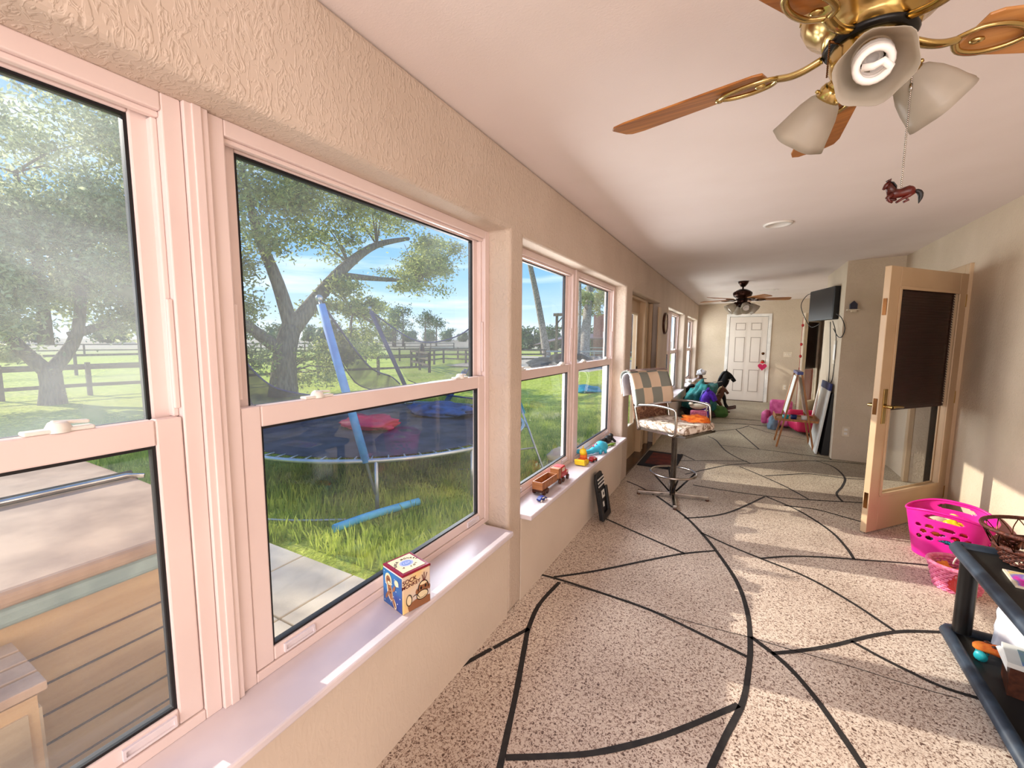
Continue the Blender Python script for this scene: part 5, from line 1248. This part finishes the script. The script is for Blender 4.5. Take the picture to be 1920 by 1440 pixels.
# ---------------------------------------------------------------- trees
def leafcloud(vs, fs, c, r, n, s, rnd, droop=0):
    for k in range(n):
        d = Vector((rnd.gauss(0, .55), rnd.gauss(0, .55), rnd.gauss(0, .55)))
        p = Vector(c) + Vector((d.x * r[0], d.y * r[1], d.z * r[2]))
        a = Vector((rnd.gauss(0, 1), rnd.gauss(0, 1), rnd.gauss(0, .8))).normalized(); q = a.cross(Vector((rnd.gauss(0, 1), rnd.gauss(0, 1), rnd.gauss(0, 1)))).normalized()
        l = s * rnd.uniform(.6, 1.3); i = len(vs)
        vs += [p - a * l, p + q * l * .38, p + a * l, p - q * l * .38]; fs.append((i, i + 1, i + 2, i + 3))
def tree(name, label, base, trunk, limbs, clouds, lm, seed, ls=.09, bark=None, cat='tree', group=None):
    """trunk: [(x,y,z,r)], limbs: list of the same, clouds: [(centre, radii, count)] relative to base"""
    rnd = random.Random(seed); t = thing(name, label, cat, base, group=group)
    b = MB()
    for L_ in [trunk] + limbs:
        p = smooth_path([q[:3] for q in L_], 4); rs = []
        for i in range(len(L_) - 1):
            for k in range(4): rs.append(L_[i][3] + (L_[i + 1][3] - L_[i][3]) * k / 4)
        rs.append(L_[-1][3]); b.tube(p, rs, 10)
    # twigs out to the leaf clusters
    for c, r, n in clouds:
        for k in range(4):
            s = min((Vector(q[:3]) for L_ in limbs + [trunk] for q in L_[1:]), key=lambda v: (v - Vector(c)).length)
            e = Vector(c) + Vector((rnd.uniform(-1, 1) * r[0] * .7, rnd.uniform(-1, 1) * r[1] * .7, rnd.uniform(-.5, 1) * r[2] * .7))
            b.tube([s, s.lerp(e, .5) + Vector((0, 0, .15)), e], [.035, .02, .006], 5)
    b.build('trunk', bark or K['bark'], t)
    vs, fs = [], []
    for c, r, n in clouds:
        for k in range(15):
            cc = Vector(c) + Vector((rnd.uniform(-1, 1) * r[0], rnd.uniform(-1, 1) * r[1], rnd.uniform(-1, 1) * r[2])) * .85
            q = rnd.uniform(.28, .5); leafcloud(vs, fs, cc, (r[0] * q, r[1] * q, r[2] * q), int(n * 1.9) // 15, ls * .85, rnd)
    MB().add(vs, fs).build('foliage', lm, t); return t
tree('oak_tree', 'broad oak with thick trunk and spreading branches behind the trampoline', (-11.7, 7.6, G),
     [(0, 0, -.1, .42), (0, .05, .6, .34), (.05, .1, 1.3, .30), (.1, .3, 2.0, .26)],
     [[(.1, .3, 1.9, .25), (.4, 1.1, 3.0, .20), (.6, 2.0, 4.0, .16), (.6, 3.2, 4.8, .11), (.4, 5.0, 5.4, .06)], [(.0, .1, 1.2, .2), (-.2, -.7, 1.9, .15), (-.3, -1.8, 2.8, .1), (-.3, -2.6, 4.0, .05)],
      [(.1, .3, 1.9, .22), (.0, .0, 3.2, .17), (-.2, -.4, 4.6, .12), (0, -.8, 6.0, .06)], [(.5, 1.6, 3.6, .12), (.5, 3.4, 3.7, .08), (.3, 5.6, 3.9, .04)], [(.3, .9, 2.7, .1), (.5, 2.2, 2.5, .07), (.5, 3.4, 2.0, .03)]],
     [((0, -.5, 5.6), (1.8, 2.2, 1.5), 6500), ((.0, 1.4, 5.2), (1.3, 1.5, .9), 2600), ((.3, 3.4, 6.2), (1.0, 2.2, .8), 2600), ((.3, 6.2, 4.9), (1.0, 1.7, .85), 4200), ((.3, 5.2, 3.9), (.9, 1.5, .5), 1200),
      ((-.3, -1.8, 3.4), (1.4, 1.6, 1.4), 4600), ((-.2, -1.6, 1.7), (1.0, 1.0, .8), 1600), ((.4, 1.9, 2.9), (.8, 1.1, .6), 1700), ((.5, 2.2, 1.6), (.8, 1.2, .7), 1700), ((.3, .9, .8), (.6, .9, .6), 900), ((.2, 3.0, 2.6), (.8, 1.2, .5), 800)], K['leaf'], 11, .085)
tree('oak_tree', 'forked pale-barked tree with low crown filling the left window', (-15.1, 3.75, G - .05),
     [(0, 0, -.1, .30), (0, .02, .5, .22), (0, 0, .95, .22)],
     [[(0, -.05, .85, .17), (0, -.6, 1.7, .13), (0, -1.2, 3.2, .1), (0, -1.6, 4.8, .05)], [(0, .05, .85, .17), (.1, .55, 1.8, .13), (.2, .7, 3.5, .1), (.1, .8, 5.5, .05)], [(.1, .4, 1.7, .12), (.1, 1.3, 2.1, .08), (.1, 2.2, 2.4, .04)], [(0, 0, 1.5, .15), (0, 0, 3.5, .1), (0, -.2, 5.5, .05)]],
     [((0, -1.6, 3.2), (1.4, 1.6, 1.6), 4200), ((0, .3, 3.6), (1.4, 1.6, 1.3), 5500), ((0, -.3, 5.8), (1.8, 2.4, 1.7), 5200), ((0, 1.7, 2.7), (1.1, 1.1, 1.2), 3200), ((0, -1.4, 1.7), (1.0, 1.1, .6), 1800), ((0, -2.8, 5.5), (1.4, 1.4, 2.0), 3500)], K['leaf2'], 12, .10)
tree('oak_tree', 'slender leaning tree at the right edge of left window', (-14.6, 5.9, G - .05),
     [(0, .6, -.1, .24), (0, .35, .7, .19), (0, -.2, 1.7, .17), (0, -.3, 3.5, .13), (0, -.1, 5.5, .07)],
     [[(0, -.25, 2.6, .1), (0, .6, 3.8, .06), (0, 1.2, 5.0, .03)], [(0, -.25, 3.2, .1), (0, -1.0, 4.6, .05), (0, -1.3, 6, .03)]],
     [((0, .2, 6.2), (1.5, 2.2, 1.5), 6500), ((0, -.5, 4.2), (1.2, 1.3, 1.1), 3500), ((0, .9, 3.8), (1.0, 1.0, 1.2), 2500), ((0, .0, 2.4), (.8, .9, .7), 1500), ((-.1, .9, 1.4), (.6, .7, .5), 700)], K['leaf2'], 13, .09)
# pines by the barn
tree('pine_tree', 'bare leaning pine trunk in front of the open barn', (-15.0, 34.2, G - .1), [(0, 0, -.1, .42), (-.2, -.6, 2.5, .30), (-.4, -1.6, 5.5, .25), (-.7, -2.9, 9.0, .18), (-.9, -3.4, 11, .14)],
     [[(-.9, -3.4, 11, .1), (-.6, -2.6, 11.8, .05)], [(-.7, -2.9, 9.5, .05), (-.5, -1.0, 10.2, .03)]], [((-.9, -3.2, 12.6), (2.0, 2.4, .9), 1600)], K['leafp'], 14, .16, K['barkl'])
tree('pine_tree', 'tall pale pine with forked crown right of the barn frame', (-11.4, 33.4, G - .1), [(0, -.2, -.1, .62), (0, .1, 1.2, .42), (.05, .5, 4, .34), (.1, .9, 6.5, .28), (.1, 1.0, 8.2, .16)],
     [[(.1, .9, 6.4, .16), (.1, 2.6, 7.2, .1), (.1, 5.0, 7.8, .06)], [(.1, .8, 6.2, .12), (.1, -.8, 7.2, .08), (0, -2.2, 7.4, .05)], [(.1, .8, 5.0, .08), (.1, 2.2, 5.2, .05), (.1, 3.6, 5.6, .03)], [(.1, 1, 8, .1), (.1, 1.8, 9, .06)]],
     [((.1, 3.9, 5.6), (1.1, 1.9, .5), 700), ((.1, 1.6, 4.4), (.9, 1.2, .6), 600), ((.1, -1.6, 5.0), (.9, 1.2, .5), 500), ((.1, 3.0, 9.2), (1.4, 2.6, .8), 1000), ((.1, -2.0, 8.6), (1.2, 1.6, .6), 600)], K['leafp'], 15, .16, K['barkl'])
tree('pine_tree', 'drooping pale branch tip crossing the upper barn window', (-9.2, 22.0, G - .1), [(-.6, 5.5, -.1, .12), (-.5, 5.4, 4, .10), (-.2, 4.0, 7.2, .05), (0, 1.8, 7.0, .03)], [], [((0, 1.2, 6.5), (.7, 1.0, .45), 620)], K['leafp'], 16, .13, K['barkl'])
# far pines and the tree line
def clump(seed, n, w, h, lm, bare=.35, dens=900, s=.45):
    rnd = random.Random(seed); vs, fs = [], []
    for k in range(n): leafcloud(vs, fs, (rnd.uniform(-w, w) * .6, rnd.uniform(-w, w) * .6, h * (bare + (1 - bare) * .9 * rnd.random())), (w * .5, w * .5, h * .13), dens // n, s, rnd)
    return vs, fs
for k, (x, y, h, w_) in enumerate(((-60, 62.5, 7.6, 1.9), (-61, 65.8, 8.0, 2.2), (-60, 71.5, 7.8, 1.7), (-61, 76.5, 6.6, 2.4), (-62, 64.0, 7.0, 1.6))):
    t = thing('pine_tree', ['first', 'widest', 'middle', 'lowest broad', 'rear'][k] + ' of the distant bare-trunked pines in the pasture', 'tree', (x, y, -.3), group='distant pines in the pasture')
    MB().tube([(0, 0, -.2), (.1, .1, h * .9)], [.22, .10], 8).build('trunk', K['bark'], t)
    vs, fs = clump(50 + k, 9, w_, h, K['leafd'], .52, 900, .26); MB().add(vs, fs).build('foliage', K['leafd'], t)
protos = []
for k in range(3):
    vs, fs = clump(90 + k, 14, 5.5, 8.5, None, .12, 1500, .7)
    bb2 = MB(); bb2.ball((0, 0, 3.6), (4.2, 4.2, 3.4), 12); vs2, fs2 = bb2.v, bb2.f
    m_ = MB().add(vs, fs).add(vs2, fs2, 0, True)
    t = thing('far_tree', 'dense green tree in the hazy line across the horizon', 'tree', (0, 0, 0), group='tree line on the horizon')
    m_.build('foliage', K['leafd'], t); MB().tube([(0, 0, -.3), (0, 0, 3)], .4, 8).build('trunk', K['bark'], t); protos.append(t)
rnd = random.Random(5); first = [True] * 3
for k in range(54):
    y = -40 + k * 7.8; x = -150 + (9 if k % 2 else -9) if k < 37 else -150 + (k - 37) * 4.6
    sc = rnd.uniform(.52, .66); q = k % 3
    if first[q]: o = protos[q]; first[q] = False
    else: o = dup(protos[q], (0, 0, 0))
    o.location = (x, y, -.4); o.rotation_euler = (0, 0, rnd.uniform(0, 6)); o.scale = (sc, sc, sc * 1.35)
for x, y, s, l in ((-30.5, 60, .44, 'dark round oak seen left of the leaning pine'), (-26.3, 61, .46, 'dark green oak seen just right of the leaning pine'), (-20.5, 60, .44, 'light green tree seen behind the barn post')):
    o = dup(protos[0], (x, y, -.3), 1.0, l, s); o['group'] = 'oaks behind the barn'
# ---------------------------------------------------------------- barn and yard things
bn = thing('barn', 'open pole barn with red-brown wall, low roof and tall frame', 'barn', (-17.4, 42.0, -.3))
for x in (.0, 1.5, 3.2): MB().bb(x - .11, x + .11, -.11, .11, 0, 4.25).build('frame_post', K['rail'], bn)
b = MB(); b.bb(-.35, 3.4, -.16, .16, 4.2, 4.5); b.build('frame_beam', K['rail'], bn)
MB().bar((.1, 0, 3.5), (.7, 0, 4.2), .1, .1).build('brace', K['rail'], bn)
for x, h in ((-2.2, 1.35), (-1.2, 1.6), (-.5, 1.7), (.8, 1.85), (2.3, 1.8), (3.6, 1.75)): MB().bb(x - .08, x + .08, .8, .96, 0, h).build('shed_post', K['rail'], bn)
b = MB(); b.prism([(-2.9, .4, 1.05), (1.0, .4, 1.85), (5.2, .4, 1.75), (5.2, .4, 1.85), (1.0, .4, 1.97), (-2.9, .4, 1.15)], (0, 3.5, .5)); b.build('shed_roof', K['tin'], bn)
b = MB(); b.prism([(3.5, 1.6, 0), (7.5, 1.6, 0), (7.5, 1.6, 4.6), (3.5, 1.6, 4.35)], (0, .3, 0)); wl = b.build('red_wall', K['barn'], bn)
b = MB(); b.bb(4.55, 4.85, 1.54, 1.6, 1.9, 2.6); b.build('barn_window', K['paper'], wl)
b = MB(); b.bb(3.3, 3.5, .3, .5, 0, 4.3).bb(3.5, 5.2, .35, .42, .3, .38).bb(3.5, 5.2, .35, .42, .6, .68).bb(3.5, 5.2, .35, .42, .9, .98).bb(3.5, 3.58, .35, .42, .3, .98).bb(5.12, 5.2, .35, .42, .3, .98); b.build('gate', K['galv'], bn)
o = crumple('brush_pile', (-9.5, 24.0, -.35), (3.2, 4.2, .95), K['rub'], 95, n=22, amp=.5); tag(o, 'dark pile of brush and rubble on dirt before the barn', 'pile')
o = crumple('brush_pile', (-8.2, 26.5, -.35), (2.4, 3.0, .7), mat('pale_rubble', (150, 140, 124), .9, c2=(80, 76, 70), nscale=2), 96, n=20, amp=.6); tag(o, 'paler rubble heap right of the dark brush pile', 'pile')
o = MB().prism([(-16, 21, gz(-16, 21) + .06), (-5, 21, -.22), (-4, 36, -.22), (-20, 38, -.2)], (0, 0, .02)).build('trim_21', K['straw']); tag(o, kind='structure')
o = rocking_horse('horse', 'brown horse with head down standing behind the paddock fence', (-17.0, 19.8, -.36), math.radians(120), 1.5, mat('brown_hide', (96, 60, 46), .7), K['blackh'], K['woodd'], rock=False, cat='horse')
o = crumple('teal_sheet', (-4.5, 13.2, -.24), (1.1, 1.6, .22), K['teal'], 97, amp=.3); tag(o, 'flat teal plastic lying on the lawn beyond the far sash', 'plastic')
o = MB().add([(0, 0, 0), (.30, .05, 0), (.1, .4, 0), (.02, .1, .42), (.06, .12, .42)], [(0, 1, 4, 3), (1, 2, 4), (2, 0, 3, 4), (0, 2, 1)]).build('teal_slide', K['teal'], loc=(-4.45, 8.3, -.22)); tag(o, 'small teal plastic piece at the left edge of second window', 'plastic')
sw = thing('ladder_frame', 'pale metal ladder-like frame leaning just outside the second window', 'frame', (-2.3, 4.6, G))
for a, b_ in (((-.5, .6, 1.0), (.35, -.1, 0)), ((-.7, .2, 1.0), (.1, -.45, 0)), ((-.1, .15, .0), (-.8, -.3, .0))): MB().tube([a, b_], .014, 8).build('frame_tube', K['galv'], sw)
for k in range(3): t = .25 + .22 * k; MB().tube([Vector((-.5, .6, 1.0)).lerp(Vector((.35, -.1, 0)), t), Vector((-.7, .2, 1.0)).lerp(Vector((.1, -.45, 0)), t)], .011, 8).build('rung', K['galv'], sw)
o = crumple('planter_stone', (-1.95, 5.2, G), (.55, .6, .25), K['straw'], 98, amp=.3); tag(o, 'yellowish stone or straw clump outside below the second window', 'stone')
# ---------------------------------------------------------------- camera, sky, sun, added fill lights
cam = bpy.data.cameras.new('camera'); co = bpy.data.objects.new('camera', cam); col.objects.link(co)
r_ = Vector((0.87900224, 0.4767658, 0.00703057)); u_ = Vector((-0.05639631, 0.08931271, 0.9944057)); f_ = Vector((-0.47347071, 0.87448134, -0.1053939))
co.matrix_world = Matrix(((r_.x, u_.x, -f_.x, 0), (r_.y, u_.y, -f_.y, 0), (r_.z, u_.z, -f_.z, 1.46), (0, 0, 0, 1)))
cam.sensor_width = 36; cam.lens = 794.3 * 36 / 1920; cam.clip_start = .02; cam.clip_end = 900
bpy.context.scene.camera = co
w = bpy.data.worlds.new('sky'); bpy.context.scene.world = w; w.use_nodes = True; nt = w.node_tree; nt.nodes.clear()
out = nt.nodes.new('ShaderNodeOutputWorld'); bg = nt.nodes.new('ShaderNodeBackground'); bg.inputs[1].default_value = 1.75
tc = N(nt, 'ShaderNodeTexCoord'); sp = N(nt, 'ShaderNodeSeparateXYZ'); nt.links.new(tc.outputs['Generated'], sp.inputs[0])
r = ramp(nt, [(0, rgb(196, 208, 218)), (.04, rgb(176, 202, 226)), (.14, rgb(120, 172, 222)), (.5, rgb(84, 140, 206)), (1, rgb(70, 124, 196))])
nt.links.new(sp.outputs['Z'], r.inputs['Fac'])
# thin low cloud
mp = N(nt, 'ShaderNodeMapping'); mp.inputs['Scale'].default_value = (1.5, 1.5, 14); nt.links.new(tc.outputs['Generated'], mp.inputs[0])
nz = N(nt, 'ShaderNodeTexNoise', i_Scale=2.0, i_Detail=5.0); nt.links.new(mp.outputs[0], nz.inputs['Vector'])
cr = ramp(nt, [(.5, (0, 0, 0, 1)), (.75, (.5, .5, .5, 1))]); nt.links.new(nz.outputs['Fac'], cr.inputs['Fac'])
mx = N(nt, 'ShaderNodeMix', data_type='RGBA'); nt.links.new(cr.outputs['Color'], mx.inputs[0]); nt.links.new(r.outputs['Color'], mx.inputs[6]); mx.inputs[7].default_value = (1, 1, 1, 1)
nt.links.new(mx.outputs[2], bg.inputs[0]); nt.links.new(bg.outputs[0], out.inputs[0])
def light(kind, name, loc, energy, color=(1, 1, 1), size=1, sy=None, direction=None):
    l = bpy.data.lights.new(name, kind); l.energy = energy; l.color = color
    o = bpy.data.objects.new(name, l); col.objects.link(o); o.location = loc
    if kind == 'AREA':
        l.shape = 'RECTANGLE'; l.size = size; l.size_y = sy or size
    elif kind == 'POINT': l.shadow_soft_size = size
    elif kind == 'SUN': l.angle = size
    if direction: o.rotation_euler = Vector(direction).to_track_quat('-Z', 'Y').to_euler()
    return o
light('SUN', 'sun', (-20, -3, 12), 6.0, (1, .92, .80), .012, direction=(1, .15, -.505))
light('AREA', 'fill_behind', (.25, -2.2, 1.35), 92, (1, .93, .925), 2.2, 1.8, direction=(-.1, 1, .12))  # added fill from behind the camera, no lamp stands there
light('AREA', 'fill_near', (1.45, -.4, 1.5), 16, (1, .93, .92), 1.4, 1.2, direction=(-1, .6, .1))  # added side fill to brighten the near part of the room
light('AREA', 'window_light_a', (-1.75, 3.1, 1.4), 80, (.98, .98, 1), 2.0, 1.3, direction=(1, 0, -.05))  # added fill outside the near windows, on top of the skylight
light('AREA', 'window_light_b', (-1.75, 9.2, 1.4), 190, (.96, .99, 1), 4.4, 1.3, direction=(1, 0, -.05))  # added fill outside the far windows, brightens alcove wall and ceiling
vs = bpy.context.scene.view_settings; vs.view_transform = 'Standard'; vs.look = 'None'; vs.exposure = 0; vs.gamma = 1
